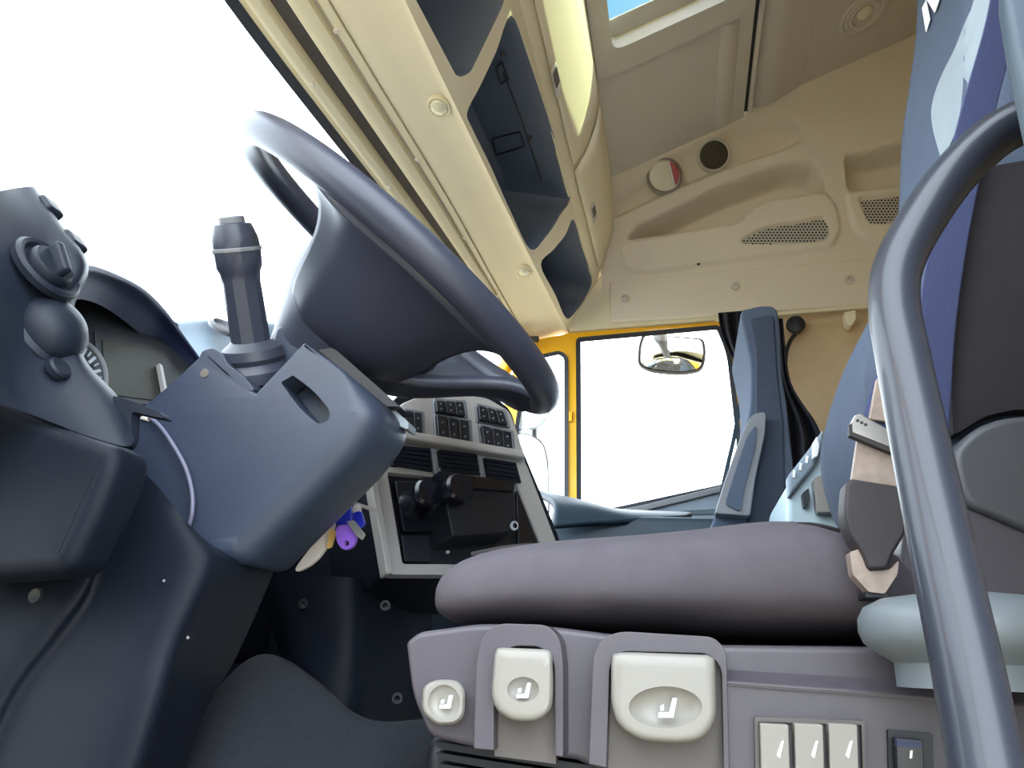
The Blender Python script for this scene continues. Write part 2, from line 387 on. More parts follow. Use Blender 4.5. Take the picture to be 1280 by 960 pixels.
for i in range(NY+1):
    y = .235-(1.30+.235)*i/NY
    for j in range(NT+1):
        p = cove_base(y, j/NT); u = pix(p); d = 0
        if u[0] < 1200:
            for poly, dep, ew in cove: d += dep*(1-sstep(-ew, ew*.3, dist_poly(u, poly)))
        vv.append(p+Vector((d, 0, 0)))
ff = [(i*(NT+1)+j, (i+1)*(NT+1)+j, (i+1)*(NT+1)+j+1, i*(NT+1)+j+1) for i in range(NY) for j in range(NT)]
mo('cove_panel', vv, ff, 'cove', wp, angle=80)
prism3('cove_backing', [(2.70, .3, 1.66), (2.70, -1.3, 1.66), (2.70, -1.3, 2.8), (2.70, .3, 2.3)], (.02, 0, 0), 'liner', wp, smooth=False)
def on_cove(px, py, lift=0):
    q = min(vv_px, key=lambda k: (k[0]-px)**2+(k[1]-py)**2); return q[2]+Vector((-lift, 0, 0))
vv_px = [pix(p)+(p,) for p in vv]
# vent grilles: a perforated plate of crossed bars
def grille(poly, name='vent_grille'):
    cx_ = sum(p[0] for p in poly)/len(poly); cy_ = sum(p[1] for p in poly)/len(poly); x = on_cove(cx_, cy_).x-.012
    xs = [p[0] for p in poly]; ys = [p[1] for p in poly]; vs_ = []; fs = []
    step = 4.4; k = 0; y = min(ys)
    while y < max(ys):
        xx = min(xs)+(step/2 if k % 2 else 0)
        while xx < max(xs):
            if dist_poly((xx, y), poly) < -1.5:
                b = len(vs_); c = [P(*q, x) for q in ell(xx, y, 1.5, 1.3, 0, 6)]; vs_ += c; fs.append(tuple(range(b, b+6)))
            xx += step
        y += step*.8; k += 1
    o = mo(name+'_holes', vs_, fs, 'black', wp, smooth=False); o['kind'] = 'stuff'
    prism(name, poly, x+.001, x+.008, 'liner', wp, smooth=False)
grille(spl([(928, 306), (943, 291), (965, 283), (1000, 278), (1030, 274), (1034, 298), (1000, 304)], 4))
grille(rpoly([(1071, 248), (1160, 239), (1160, 278), (1085, 281)], 8))
lathe('screw_hole', on_cove(873, 330), (-1, 0, 0), [(.006, 0), (.005, .002), (0, .002)], 'black', wp, n=12)

# passenger door
dr = bpy.data.objects.new('door_1', None); col.objects.link(dr); struct(dr, 'yellow passenger door frame with glass and black seals')
XD = 2.57
win = rpoly([(721, 423), (899, 407), (913, 440), (927, 565), (923, 606), (760, 641), (722, 632)], [5, 6, 40, 30, 6, 6, 6])
qwin = rpoly([(668, 446), (700, 439), (709, 446), (709, 660), (655, 660), (640, 600), (646, 520), (658, 470)], [6, 8, 8, 3, 3, 20, 20, 20])
prism('frame', [(655, 427), (700, 419), (760, 404), (985, 384), (985, 820), (600, 820), (606, 640), (622, 540), (640, 470)], XD, XD+.02, 'yellow', dr, [win, qwin], smooth=False)
def off(poly, d):
    cx = sum(p[0] for p in poly)/len(poly); cy = sum(p[1] for p in poly)/len(poly); out = []
    for i in range(len(poly)):
        a, b = Vector(poly[i-2]), Vector(poly[(i+2) % len(poly)]); t = (b-a).normalized(); nrm = Vector((t.y, -t.x)); c = Vector(poly[i])
        if nrm.dot(c-Vector((cx, cy))) < 0: nrm = -nrm
        out.append(tuple(c+nrm*d))
    return out
for wpoly, inn in ((win, 5), (qwin, 4)):
    so, si = off(wpoly, 1.2), off(wpoly, -inn)
    loft('window_seal', [[P(*q, x) for q in pp] for pp, x in ((so, XD-.008), (si, XD-.004), (si, XD+.022), (so, XD+.024), (so, XD-.008))], 'seal', dr, cap=False, angle=50)
    prism('pane', wpoly, XD+.010, XD+.014, 'glass', dr, smooth=False)
bar('latch_bolt', P(713.5, 515, XD-.004), P(713.5, 527, XD-.004), .012, .01, (1, 0, 0), 'yellow', dr, bevel=.002)
# inner door trim below the window
prism('door_trim', [(640, 660), (718, 650), (760, 643), (800, 632), (905, 606), (960, 600), (960, 960), (640, 960)], 2.47, 2.56, 'doortrim', dr, bevel=.02)
prism('trim_cap', [(752, 641), (800, 632), (906, 606), (906, 614), (800, 640), (760, 648)], 2.455, 2.56, 'greyplast', dr, bevel=.004)
gpx('door_pull', [[(828, 640, 2.40), (870, 638, 2.38), (903, 636, 2.36)], [(828, 645, 2.40), (870, 644, 2.38), (903, 643, 2.36)]], 'pillar', dr, solid=.01)

# windscreen header rails (front edge, groove, shelf lip) across the cab
def lerp_tab(tab, x):
    if x <= tab[0][0]: return tab[0][1:]
    for a, b in zip(tab, tab[1:]):
        if x <= b[0]:
            t = (x-a[0])/(b[0]-a[0]); return tuple(p+(q-p)*t for p, q in zip(a[1:], b[1:]))
    return tab[-1][1:]
def smooth_tab(pts): return [tuple(p) for p in spl(pts, 8, False)]
HR = smooth_tab([(.25, .70, 1.52), (.60, .745, 1.52), (.914, .746, 1.52), (1.247, .726, 1.52), (1.66, .69, 1.52), (2.10, .635, 1.52), (2.53, .567, 1.52), (2.60, .545, 1.52)])
GR = smooth_tab([(.25, .58, 1.55), (.60, .595, 1.56), (.982, .589, 1.56), (1.61, .555, 1.56), (2.10, .54, 1.558), (2.47, .526, 1.555), (2.60, .515, 1.55)])
SRl = smooth_tab([(.25, .42, 1.58), (.60, .432, 1.585), (1.03, .428, 1.588), (1.36, .42, 1.59), (1.93, .39, 1.59), (2.5, .355, 1.59), (2.60, .345, 1.59)])
def rail(x, s):
    "s 0..1 from windscreen edge to groove, 1..2 on to the shelf lip"
    h, g_, r_ = lerp_tab(HR, x), lerp_tab(GR, x), lerp_tab(SRl, x)
    a, b, t = (h, g_, s) if s <= 1 else (g_, r_, s-1)
    return Vector((x, a[0]+(b[0]-a[0])*t, a[1]+(b[1]-a[1])*t))
XS = [.26+i*(2.60-.26)/60 for i in range(61)]
wf = bpy.data.objects.new('wall_front', None); col.objects.link(wf); struct(wf, 'cab front with windscreen header strips and dark bulkhead')
def hstrip(name, s0, s1, d0, d1, m, bulge=0):
    rows = []
    for x in XS:
        a, b = rail(x, s0), rail(x, s1); mid = (a+b)/2
        rows.append([a+Vector((0, 0, .05)), a+Vector((0, 0, d0)), mid+Vector((0, 0, (d0+d1)/2-bulge)), b+Vector((0, 0, d1)), b+Vector((0, 0, .05))])
    nv = 5; vs_ = [p for r in rows for p in r]
    fs = [(i*nv+j, (i+1)*nv+j, (i+1)*nv+j+1, i*nv+j+1) for i in range(len(rows)-1) for j in range(nv-1)]
    return mo(name, vs_, fs, m, wf, angle=50)
hstrip('windscreen_seal', -.03, .10, -.004, -.002, 'seal')
hstrip('header_strip', .10, .20, 0, .004, 'beige_trim')
hstrip('header_strip', .20, .33, -.010, -.008, 'beige_trim', .004)
hstrip('blind_slot', .33, .58, .022, .022, 'housing_dark')
hstrip('header_strip', .58, .80, -.002, -.004, 'beige_trim', .006)
hstrip('header_groove', .80, .90, .012, .012, 'liner')
hstrip('header_strip', .90, 1.0, -.004, -.004, 'beige_trim')
for px, py, s in ((386, 101, .27), (482, 232, .27), (424, 33, .93), (523, 193, .93), (582, 291, .93), (625, 364, .93), (566, 330, .27)):
    q = min((rail(.9+k*.01, s) for k in range(170)), key=lambda r: (pix(r)[0]-px)**2+(pix(r)[1]-py)**2)
    lathe('screw', q+Vector((0, 0, -.012)), (0, .1, -1), [(.006, 0), (.005, .003), (.0, .003)], 'liner', wf, n=12)
# outer front cap above the windscreen and the bulkhead below it
vs_ = []
for x in XS:
    h = rail(x, 0); vs_ += [h+Vector((0, .01, .03)), h+Vector((0, -.02, .30)), Vector((x, .40, 2.08)), Vector((x, .15, 2.16))]
mo('roof_cap', vs_, [(i*4+j, (i+1)*4+j, (i+1)*4+j+1, i*4+j+1) for i in range(60) for j in range(3)], 'yellow', wf, angle=60)
for xe in (.26, 2.60):
    h = rail(xe, 0); mo('roof_cap_end', [h+Vector((0, .01, 0)), h+Vector((0, -.02, .30)), Vector((xe, .40, 2.08)), Vector((xe, .15, 2.16)), Vector((xe, .15, 1.62)), Vector((xe, .5, 1.60))], [(0, 1, 2, 3, 4, 5)], 'yellow', wf, smooth=False)
prism3('bulkhead', [(.3, 1.02, 0), (2.6, 1.02, 0), (2.6, 1.02, .80), (.3, 1.02, .80)], (0, .05, 0), 'black', wf, smooth=False)
# windscreen
ws = bpy.data.objects.new('window_1', None); col.objects.link(ws); struct(ws, 'large curved windscreen above the dashboard')
rows = []
for x in XS[::3]:
    h = rail(x, 0)+Vector((0, .004, .01)); b = Vector((x, h.y+.50, .82)); rows.append([h.lerp(b, t)+Vector((0, .05*math.sin(math.pi*t), 0)) for t in (0, .33, .66, 1)])
grid('pane', rows, 'glass', ws, n=3, solid=.005)
# windscreen pillars
for xe, lab in ((2.59, 'a'), (.245, 'b')):
    h = rail(xe, 0); tube('trim_1' if lab == 'a' else 'trim_2', [h+Vector((0, -.02, .05)), h+Vector((0, .08, -.12)), h+Vector((.0, .30, -.42)), h+Vector((0, .46, -.72))], .028, 'yellow' if lab == 'a' else 'pillar', flat=1.3)
    struct(bpy.data.objects['trim_1' if lab == 'a' else 'trim_2'], 'yellow windscreen pillar on the passenger side' if lab == 'a' else 'windscreen pillar on the driver side')
tube('pillar_hose', [P(636, 452, 2.50), P(650, 432, 2.50), P(662, 424, 2.50), P(672, 424, 2.49)], .012, 'black', wf)
# driver door pillar beside the seat
pl = prism('trim_3', [(1256, -120), (1256, 0), (1266, 60), (1278, 115), (1292, 180), (1330, 300), (1380, 500), (1700, 500), (1700, -120)], .34, .352, 'pillar', bevel=.004)
struct(pl, 'blue-grey door pillar trim at the edge of the doorway')

# ================================================================== OVERHEAD CONSOLE
oc = empty('overhead_console', (1.4, .4, 1.6), 'beige overhead console with three dark open shelves and cupboard doors above windscreen', 'overhead console')
A0, B0, T0 = Vector((1.36, .42, 1.59)), Vector((2.5, .355, 1.59)), Vector((1.97, .283, 1.765))
FN = (B0-A0).cross(T0-A0).normalized()
if FN.y > 0: FN = -FN
def PF(px, py): return PP(px, py, A0, FN)
UPF = (T0-(T0-A0).project(B0-A0)-A0).normalized()
def lipb(x): p = rail(x, 2.0); return p-FN*((p-A0).dot(FN))-UPF*.028
# underside panel
rows = []
for x in XS: rows.append([rail(x, 1.0)+Vector((0, 0, .02)), rail(x, 1.02), rail(x, 1.35)+Vector((0, 0, -.006)), rail(x, 1.75)+Vector((0, 0, -.004)), lipb(x)])
nv = 5; vs_ = [p for r in rows for p in r]
mo('underside_panel', vs_, [(i*nv+j, (i+1)*nv+j, (i+1)*nv+j+1, i*nv+j+1) for i in range(60) for j in range(4)], 'beige', oc, angle=60)
# sloping face with the shelf mouths
sh1 = rpoly([(440, -180), (560, -120), (640, -70), (632, 0), (622, 22), (588, 92), (572, 98), (520, 0)], [10, 10, 20, 30, 30, 12, 8, 4])
sh2 = spl([(584, 140), (600, 108), (620, 65), (639, 19), (660, 70), (688, 155), (713, 238), (700, 270), (682, 297), (663, 312), (640, 268), (612, 205), (590, 160)], 4)
sh3 = spl([(676, 331), (692, 312), (707, 293), (717, 274), (728, 310), (740, 348), (733, 370), (722, 387), (708, 398), (694, 368)], 4)
topl = []
face_outer = [rail(x, 2.0) for x in XS]
def topy(x): return lerp_tab([(.25, .34, 1.86), (1.33, .315, 1.825), (1.97, .279, 1.772), (2.5, .262, 1.745), (2.6, .258, 1.74)], x)
def onface(p): return Vector(p)-FN*((Vector(p)-A0).dot(FN))
fo_ = [lipb(x) for x in XS]+[onface((x,)+topy(x)) for x in reversed(XS)]
prism3('shelf_face', fo_, FN*-.012, 'beige', oc, [[PF(*q) for q in s] for s in (sh1, sh2, sh3)], smooth=False)
for s in (sh1, sh2, sh3):
    r0 = [PF(*q) for q in s]; c = sum(r0, Vector())/len(r0); rings = []
    for dep, sc in ((0, 1), (.001, .998), (.004, .99), (.10, .98), (.20, .95)):
        rings.append([c+(p-c)*sc+Vector((0, dep, dep*.25)) for p in r0])
    b = loft('shelf_bin', rings[1:], 'dark_bin', oc, cap=False, angle=40)
    L = len(r0); me = b.data
    fl_ = mo('shelf_back', [p for p in rings[-1]], [tuple(range(L))], 'dark_bin', b, smooth=False)
    b['label'] = 'dark blue-black open shelf bin'
# little hatches and holes inside the long bin
bpy.context.view_layer.update(); DG = bpy.context.evaluated_depsgraph_get()
def inbin(px, py):
    "point on the inner wall of the bins that is seen at a pixel, just proud of it"
    d = ray(px, py).normalized(); h = scene.ray_cast(DG, CAM, d)
    return h[1]+h[2]*(.003 if h[2].dot(d) < 0 else -.003)
def outline(name, q, closed=True):
    pts = []
    for a, b in zip(q, q[1:]+q[:1]) if closed else zip(q, q[1:]):
        pts += [inbin(a[0]+(b[0]-a[0])*k/4, a[1]+(b[1]-a[1])*k/4) for k in range(4)]
    tube(name, pts, .0022, 'black', oc, n=6, closed=closed)
outline('bin_flap', [(616, 172), (650, 164), (656, 182), (620, 193)])
outline('bin_flap', [(621, 84), (628, 76), (636, 98), (626, 104)])
outline('bin_seam', [(630, 90), (650, 142), (668, 196), (680, 234)], False)
for q in ((630, 66), (662, 170)):
    c = inbin(*q); lathe('bin_screw', c, (CAM-c), [(.008, 0), (.006, .002), (0, .002)], 'black', oc, n=12)
# cupboard front above the shelves
rows = []
for x in XS[::2]:
    a = Vector((x,)+topy(x)); a = onface(a); b = Vector((x, .19, 2.075)); 
    rows.append([a+Vector((0, .006, -.002)), a.lerp(b, .06)+Vector((0, -.010, 0)), a.lerp(b, .35)+Vector((0, -.030, 0)), a.lerp(b, .7)+Vector((0, -.028, 0)), b+Vector((0, -.006, 0)), b+Vector((0, .01, .02))])
grid('cupboard_front', rows, 'beige', oc, n=2)
def cupf(x, t):
    a = onface(Vector((x,)+topy(x))); b = Vector((x, .19, 2.075)); u = t
    bul = .036*math.sin(math.pi*min(1, max(0, .12+u*.78)))
    return a.lerp(b, u)+Vector((0, -bul-.004, 0))
for xa, xb, grp in ((1.18, 1.88, 0), (1.915, 2.46, 1)):
    n_ = 10; vs_ = []
    R0 = [[cupf(xa+(xb-xa)*i/n_, .07+.83*j/n_*(1-.42*(max(0, (i/n_-.55)/.45)**2 if grp else 0))) for j in range(n_+1)] for i in range(n_+1)]
    d_ = grid('cupboard_door', R0, 'beige', oc, n=1, solid=.007)
    px, py = ((692, 100), (741, 266))[grp]
    c = min((cupf(xa+(xb-xa)*i/60, j/60) for i in range(61) for j in range(61)), key=lambda r: (pix(r)[0]-px)**2+(pix(r)[1]-py)**2)
    e1 = Vector((1, 0, 0)); e2 = (cupf(1.6, .5)-cupf(1.6, .3)).normalized(); n3 = e2.cross(e1).normalized()
    if n3.y > 0: n3 = -n3
    k = 1.0 if grp == 0 else .9
    prism3('latch', [c+e1*a*k+e2*b_*k+n3*.003 for a, b_ in rpoly([(-.05, -.018), (.05, -.018), (.05, .018), (-.05, .018)], .006)], n3*.003, 'liner', d_, bevel=.001)
    prism3('latch_recess', [c+e1*a*k+e2*b_*k+n3*.0065 for a, b_ in rpoly([(-.04, -.012), (.015, -.012), (.015, .012), (-.04, .012)], .004)], n3*.001, 'housing_dark', d_, smooth=False)
# courtesy lamps in the underside
def near_rail(px, py):
    return min((rail(1+i*.012, 1.05+j*.02) for i in range(130) for j in range(48)), key=lambda r: (pix(r)[0]-px)**2+(pix(r)[1]-py)**2)
for px, py, s in ((548, 131, 1), (655, 338, 1)):
    c = near_rail(px, py)+Vector((0, 0, -.005))
    lp = lathe('courtesy_lamp', c, (0, -.05, -1), [(.026, -.004), (.026, .003), (.024, .005), (.020, .004), (.019, .001), (0, .001)], 'beige_trim', oc, sx=1.35, u=(1, 0, 0))
    lathe('lens', c+Vector((0, 0, -.001)), (0, -.05, -1), [(.019, 0), (.017, .006), (.010, .010), (0, .011)], 'lens', lp, sx=1.3, u=(1, 0, 0))

# ================================================================== CEILING FITTINGS
rl = empty('reading_lamp', P(830, 221, 2.37), 'round clear reading lamp with a red segment in side headliner groove', 'lamp')
n_ = Vector((-.84, -.06, -.54)).normalized(); c = on_cove(830, 221)+n_*.022
lathe('bezel', c, n_, [(.064, -.01), (.064, .006), (.058, .012), (.054, .008), (.054, .002), (0, .002)], 'metal', rl, sx=1.05)
ax, u, v = frame(n_); uu = Vector((0, -1, .25)); uu = (uu-ax*uu.dot(ax)).normalized(); v2 = ax.cross(uu)
for nm, mm, t0, t1, cut in (('clear_lens', 'lens', 0, 1, 0), ('red_lens', 'red_lens', 0, 1, 1)):
    ring = []
    if not cut: ring = [(math.cos(t)*.053, math.sin(t)*.053) for t in [2*math.pi*k/28 for k in range(28)] if math.cos(t) < .5]; ring = sorted(ring, key=lambda p: math.atan2(p[1], -p[0]))
    else: ring = [(math.cos(t)*.053, math.sin(t)*.053) for t in [-math.pi/3.2+2*math.pi/3.2*k/14 for k in range(15)]]
    prism3(nm, [c+ax*.004+uu*a+v2*b for a, b in ring], ax*.008, mm, rl, bevel=.003)
sp = empty('ceiling_speaker', P(892, 194, 2.37), 'round dark mesh speaker beside the reading lamp', 'speaker')
c = on_cove(892, 195)+n_*.020
lathe('surround', c, n_, [(.062, -.012), (.062, .002), (.056, .006), (.050, .002), (.05, -.002), (0, -.002)], 'liner', sp)
lathe('mesh_cover', c, n_, [(.050, -.002), (.050, .002), (.03, .006), (0, .007)], 'speaker', sp)
dl = empty('dome_lamp', PC(1080, 15, .02), 'round ringed dome lamp on the rear headliner', 'lamp')
c = PC(1080, 15, .018); n_ = -Vector(CN)
lathe('ring', c, n_, [(.085, -.004), (.085, .004), (.078, .008), (.070, .006), (.064, .010), (.055, .007), (.048, .011), (.040, .006), (.03, .004), (0, .004)], 'liner', dl)
lathe('lens', c, n_, [(.028, .003), (.026, .010), (.015, .018), (0, .020)], 'lens', dl)

# ================================================================== DASHBOARD
da = empty('dashboard', (1.0, .8, .5), 'dark blue-grey dashboard with instrument cluster and light switch by the doorway', 'dashboard')
NP = Vector((-.10, -.85, .50)).normalized()
pod = [[(-90, 268, .42), (-40, 246, .46), (0, 239, .50), (22, 235, .53), (41, 233, .55), (46, 240, .57)],
       [(-90, 320, .42), (-30, 300, .46), (15, 292, .50), (50, 286, .53), (72, 278, .55), (78, 282, .58)],
       [(-90, 370, .42), (-25, 350, .46), (25, 342, .50), (65, 338, .53), (104, 330, .55), (111, 333, .58)],
       [(-90, 420, .42), (-25, 405, .46), (20, 402, .50), (55, 400, .53), (86, 388, .55), (92, 388, .58)],
       [(-90, 460, .42), (-20, 450, .46), (18, 455, .50), (60, 456, .53), (98, 448, .55), (106, 448, .57)],
       [(-90, 490, .42), (-15, 484, .46), (28, 500, .50), (80, 500, .53), (128, 494, .55), (150, 499, .57)],
       [(-90, 510, .42), (-10, 505, .46), (38, 518, .50), (110, 545, .53), (158, 558, .545), (168, 548, .56)]]
gpx('switch_panel', pod, 'dash', da, n=5)
# its top and back, so that the pod is a solid body
back = [[P(*q)+Vector((0, 0, 0)) for q in pod[0]], [P(*q)+Vector((.0, .10, -.005)) for q in pod[0]], [P(*q)+Vector((.0, .26, -.05)) for q in pod[0]], [P(*q)+Vector((.05, .50, -.12)) for q in pod[0]]]
grid('pod_top', back, 'dash', da)
grid('pod_side', [[P(*r[-1]), P(*r[-1])+Vector((.015, .06, 0)), P(*r[-1])+Vector((.02, .16, -.02))] for r in pod], 'navy', da)
grid('pod_outer_side', [[P(*r[0]), P(*r[0])+Vector((-.02, .05, 0)), P(*r[0])+Vector((-.03, .22, -.05)), P(*r[0])+Vector((-.03, .45, -.08))] for r in pod], 'dash', da)
c = P(56, 338, .522)
lathe('switch_surround', c-NP*.001, NP, [(.034, 0), (.034, .006), (.031, .009), (.027, .008), (.024, .004), (0, .004)], 'dash', da)
kn = lathe('light_switch', c, NP, [(.021, -.004), (.021, .010), (.019, .013), (0, .013)], 'dash', da)
bar('knob_grip', c+NP*.018-Vector((0, .009, .016)), c+NP*.018+Vector((0, .009, .016)), .009, .014, NP, 'dash', kn, bevel=.003)
c = P(66, 412, .54)
lathe('vent_ring', c-NP*.012, NP, [(.040, 0), (.040, .006), (.036, .010), (.034, .006), (0, .006)], 'dash', da, sx=.9, u=(1, 0, 0))
lathe('vent_ball', c-NP*.010, NP, [(.035, 0), (.035, .010), (.031, .022), (.022, .030), (.010, .034), (0, .035)], 'dash', da, sx=.92, u=(1, 0, 0))
lathe('round_button', P(66, 466, .532)+NP*.003, NP, [(.011, 0), (.011, .006), (.009, .008), (0, .007)], 'dash', da, n=20)
for cx, cy, x in ((62, 260, .56), (92, 303, .565)):
    c = P(cx, cy, x); d = (P(104, 330, .55)-P(41, 233, .55)).normalized()
    bar('panel_button', c-d*.012, c+d*.012, .022, .012, Vector((0, -.6, .8)), 'dash', da, bevel=.004)
prism('panel_tab', rpoly([(96, 500), (130, 492), (160, 499), (200, 515), (206, 523), (188, 520), (164, 514), (163, 546), (157, 559), (110, 546)], [4, 6, 4, 3, 3, 3, 6, 8, 6, 4]), .562, .574, 'dash', da, bevel=.003)
# lower left body
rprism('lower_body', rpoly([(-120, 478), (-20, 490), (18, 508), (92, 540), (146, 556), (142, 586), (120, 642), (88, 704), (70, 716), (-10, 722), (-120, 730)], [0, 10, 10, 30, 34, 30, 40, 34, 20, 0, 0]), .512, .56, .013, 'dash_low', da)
kp = [[(-120, 660, .60), (20, 640, .61), (104, 600, .62), (170, 585, .62), (236, 655, .63), (280, 690, .67), (345, 702, .76)],
      [(-120, 720, .58), (20, 720, .59), (108, 714, .600), (130, 722, .612), (246, 700, .622), (285, 712, .66), (340, 720, .76)],
      [(-120, 800, .57), (0, 800, .58), (62, 790, .591), (88, 800, .603), (206, 800, .610), (240, 815, .65), (296, 820, .75)],
      [(-120, 900, .56), (-60, 900, .57), (-4, 884, .580), (30, 890, .592), (178, 892, .600), (208, 905, .64), (250, 905, .72)],
      [(-160, 1100, .55), (-120, 1100, .56), (-90, 1100, .573), (-50, 1100, .585), (110, 1100, .59), (140, 1110, .63), (180, 1110, .70)]]
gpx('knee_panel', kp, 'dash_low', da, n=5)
prism('knee_core', [(-120, 700), (100, 640), (180, 610), (300, 700), (230, 880), (150, 1100), (-120, 1100)], .70, .76, 'black', da, bevel=.02)
lathe('screw', P(46, 745, .575), (-1, 0, 0), [(.007, 0), (.006, .003), (0, .002)], 'black', da, n=12)
for q in ((205, 726), (235, 797)): lathe('screw', P(*q, .606), (-1, -.3, 0), [(.0015, 0), (.001, .001), (0, .001)], 'greyplast', da, n=8)
# instrument cluster
NC = Vector((0, -.85, .53)).normalized(); PC0 = P(150, 450, .76)
def PK(px, py, o=0): return PP(px, py, PC0+NC*o, NC)
ic = prism3('instrument_cluster', [PK(*q) for q in rpoly([(60, 370), (110, 360), (175, 385), (225, 440), (262, 490), (240, 540), (150, 545), (90, 500), (60, 430)], 12)], NC*-.02, 'cluster', da, smooth=False)
prism3('display', [PK(*q, .004) for q in rpoly([(128, 424), (203, 436), (207, 502), (132, 492)], 3)], NC*-.006, 'screen', ic, smooth=False)
prism3('display_border', [PK(*q, .003) for q in rpoly([(118, 412), (210, 432), (213, 508), (124, 500)], 4)], NC*-.004, 'cluster', ic, smooth=False)
bar('display_pillar', PK(199, 457, .008), PK(208, 504, .008), .006, .006, NC, 'silver', ic)
arc = [PK(88+44*math.cos(t), 474-50*math.sin(t), .010) for t in [-.9+2.2*k/20 for k in range(21)]]
tube('dial_ring', arc, .003, 'greyplast', ic, n=8)
prism3('dial_face', [PK(88+42*math.cos(t), 474-48*math.sin(t), .004) for t in [2*math.pi*k/32 for k in range(32)]], NC*-.003, 'cluster', ic, smooth=False)
for k in range(9):
    t = -.55+k*.2; a = PK(88+39*math.cos(t), 474-45*math.sin(t), .006); b = PK(88+(33 if k % 2 else 29)*math.cos(t), 474-(38 if k % 2 else 34)*math.sin(t), .006)
    bar('dial_tick', a, b, .0016 if k % 2 else .0035, .001, NC, 'numeral', ic, smooth=False)
for t in (-.3, .05, .42): 
    c = PK(88+24*math.cos(t), 474-28*math.sin(t), .006); prism3('dial_numeral', [c+Vector((a, 0, 0))+NC.cross(Vector((1, 0, 0)))*b for a, b in ell(0, 0, .0035, .005, 0, 10)], NC*.001, 'numeral', ic, [[c+Vector((a, 0, 0))+NC.cross(Vector((1, 0, 0)))*b for a, b in ell(0, 0, .0018, .003, 0, 10)]], smooth=False)
lathe('warning_light', PK(224, 490, .004), NC, [(.012, 0), (.010, .003), (0, .003)], 'green', ic, n=16)
hood_u = [(98, 345, .57), (112, 336, .60), (150, 349, .68), (182, 367, .76), (207, 392, .85), (232, 426, .92), (258, 462, .96), (275, 490, .98)]
hood_l = [(80, 384, .60), (100, 374, .63), (130, 384, .71), (160, 405, .79), (190, 430, .88), (224, 455, .94), (250, 480, .97), (268, 510, .99)]
hu = [P(*q) for q in hood_u]; hl = [P(*q) for q in hood_l]
grid('cluster_hood', [hl, [a.lerp(b, .5)+Vector((0, .0, .006)) for a, b in zip(hl, hu)], hu, [a+Vector((.004, .02, .006)) for a in hu], [a+Vector((.01, .16, -.01)) for a in hu], [a+Vector((.01, .3, -.10)) for a in hu]], 'navy', da, n=5)
# dash top beyond the wheel
tp = [[(215, 402, .98), (262, 399, 1.02), (300, 402, 1.10), (350, 404, 1.18), (400, 418, 1.28), (470, 470, 1.40)], [(225, 425, .98), (262, 420, 1.01), (300, 425, 1.08), (350, 430, 1.16), (400, 450, 1.26), (470, 500, 1.38)], [(260, 480, .98), (290, 470, 1.0), (330, 480, 1.06), (360, 500, 1.14), (420, 520, 1.24), (480, 560, 1.36)]]
tr = [[P(*q) for q in r] for r in tp]
grid('dash_top', [[p+Vector((.03, .40, -.10)) for p in tr[0]], [p+Vector((0, .12, -.01)) for p in tr[0]]]+tr, 'doortrim', da)
lathe('top_vent', P(278, 411, .985), (-.35, -.6, .7), [(.024, 0), (.024, .006), (.018, .008), (.016, .003), (0, .003)], 'greyplast', da)
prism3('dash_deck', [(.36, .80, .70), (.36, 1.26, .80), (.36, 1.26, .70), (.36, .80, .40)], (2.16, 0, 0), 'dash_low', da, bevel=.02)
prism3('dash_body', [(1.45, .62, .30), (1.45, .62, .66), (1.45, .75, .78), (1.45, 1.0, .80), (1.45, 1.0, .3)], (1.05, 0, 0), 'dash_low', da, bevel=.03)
ptop = [[(690, 660, 2.1), (740, 655, 2.15), (790, 652, 2.2), (860, 648, 2.3)], [(690, 628, 2.15), (735, 633, 2.2), (785, 643, 2.25), (860, 644, 2.35)], [(655, 612, 2.4), (697, 622, 2.42), (740, 636, 2.44), (800, 642, 2.46)]]
gpx('passenger_dash_top', ptop, 'pillar', da, solid=.02)
prism('passenger_dash_side', [(688, 640), (700, 622), (735, 630), (790, 644), (900, 646), (900, 760), (688, 760)], 2.2, 2.46, 'pillar', da, bevel=.02)

prism3('center_pedestal', [(1.34, .36, 0), (1.34, .36, .36), (1.34, 1.0, .42), (1.34, 1.0, 0)], (.26, 0, 0), 'dash_low', da, bevel=.03)
prism3('passenger_lower_dash', [(1.62, .66, .34), (1.62, .60, .62), (1.62, .80, .34)], (.86, 0, 0), 'dash_low', da, bevel=.01)
# ------------------------------------------------------------------ centre console
cc = empty('center_console', (1.3, .4, .3), 'silver framed centre console with switch banks, air vents and black holder', 'console')
th = math.radians(40); rc = math.radians(16)
NN = Vector((-math.sin(th)*math.cos(rc), -math.cos(th)*math.cos(rc), math.sin(rc))); PN0 = P(560, 600, 1.15)
def PN(px, py, o=0): return PP(px, py, PN0+NN*o, NN)
def cpr(name, pts, o, dep, m, parent=None, holes=(), **k):
    return prism3(name, [PN(a, b, o) for a, b in pts], NN*-dep, m, parent or cc, [[PN(a, b, o) for a, b in h] for h in holes], **k)
shell = rpoly([(455, 570), (490, 500), (530, 470), (600, 480), (640, 512), (652, 556), (697, 664), (720, 735), (486, 720)], [5, 10, 20, 20, 12, 12, 5, 5, 8])
cpr('shell', shell, -.004, .16, 'dash_low', bevel=.01)
fr_o = rpoly([(459, 574), (486, 584), (640, 586), (657, 578), (700, 690), (700, 720), (485, 718)], [4, 4, 4, 6, 4, 4, 8])
fr_i = rpoly([(484, 590), (560, 598), (644, 600), (680, 690), (680, 706), (503, 705)], 4)
cpr('silver_frame', fr_o, .010, .016, 'silver', None, [fr_i], bevel=.004)
cpr('edge_rail', rpoly([(459, 574), (468, 572), (492, 716), (484, 718)], 3), .018, .02, 'silver', bevel=.004)
cpr('tray', [(480, 586), (646, 596), (684, 708), (500, 708)], -.002, .004, 'black', smooth=False)
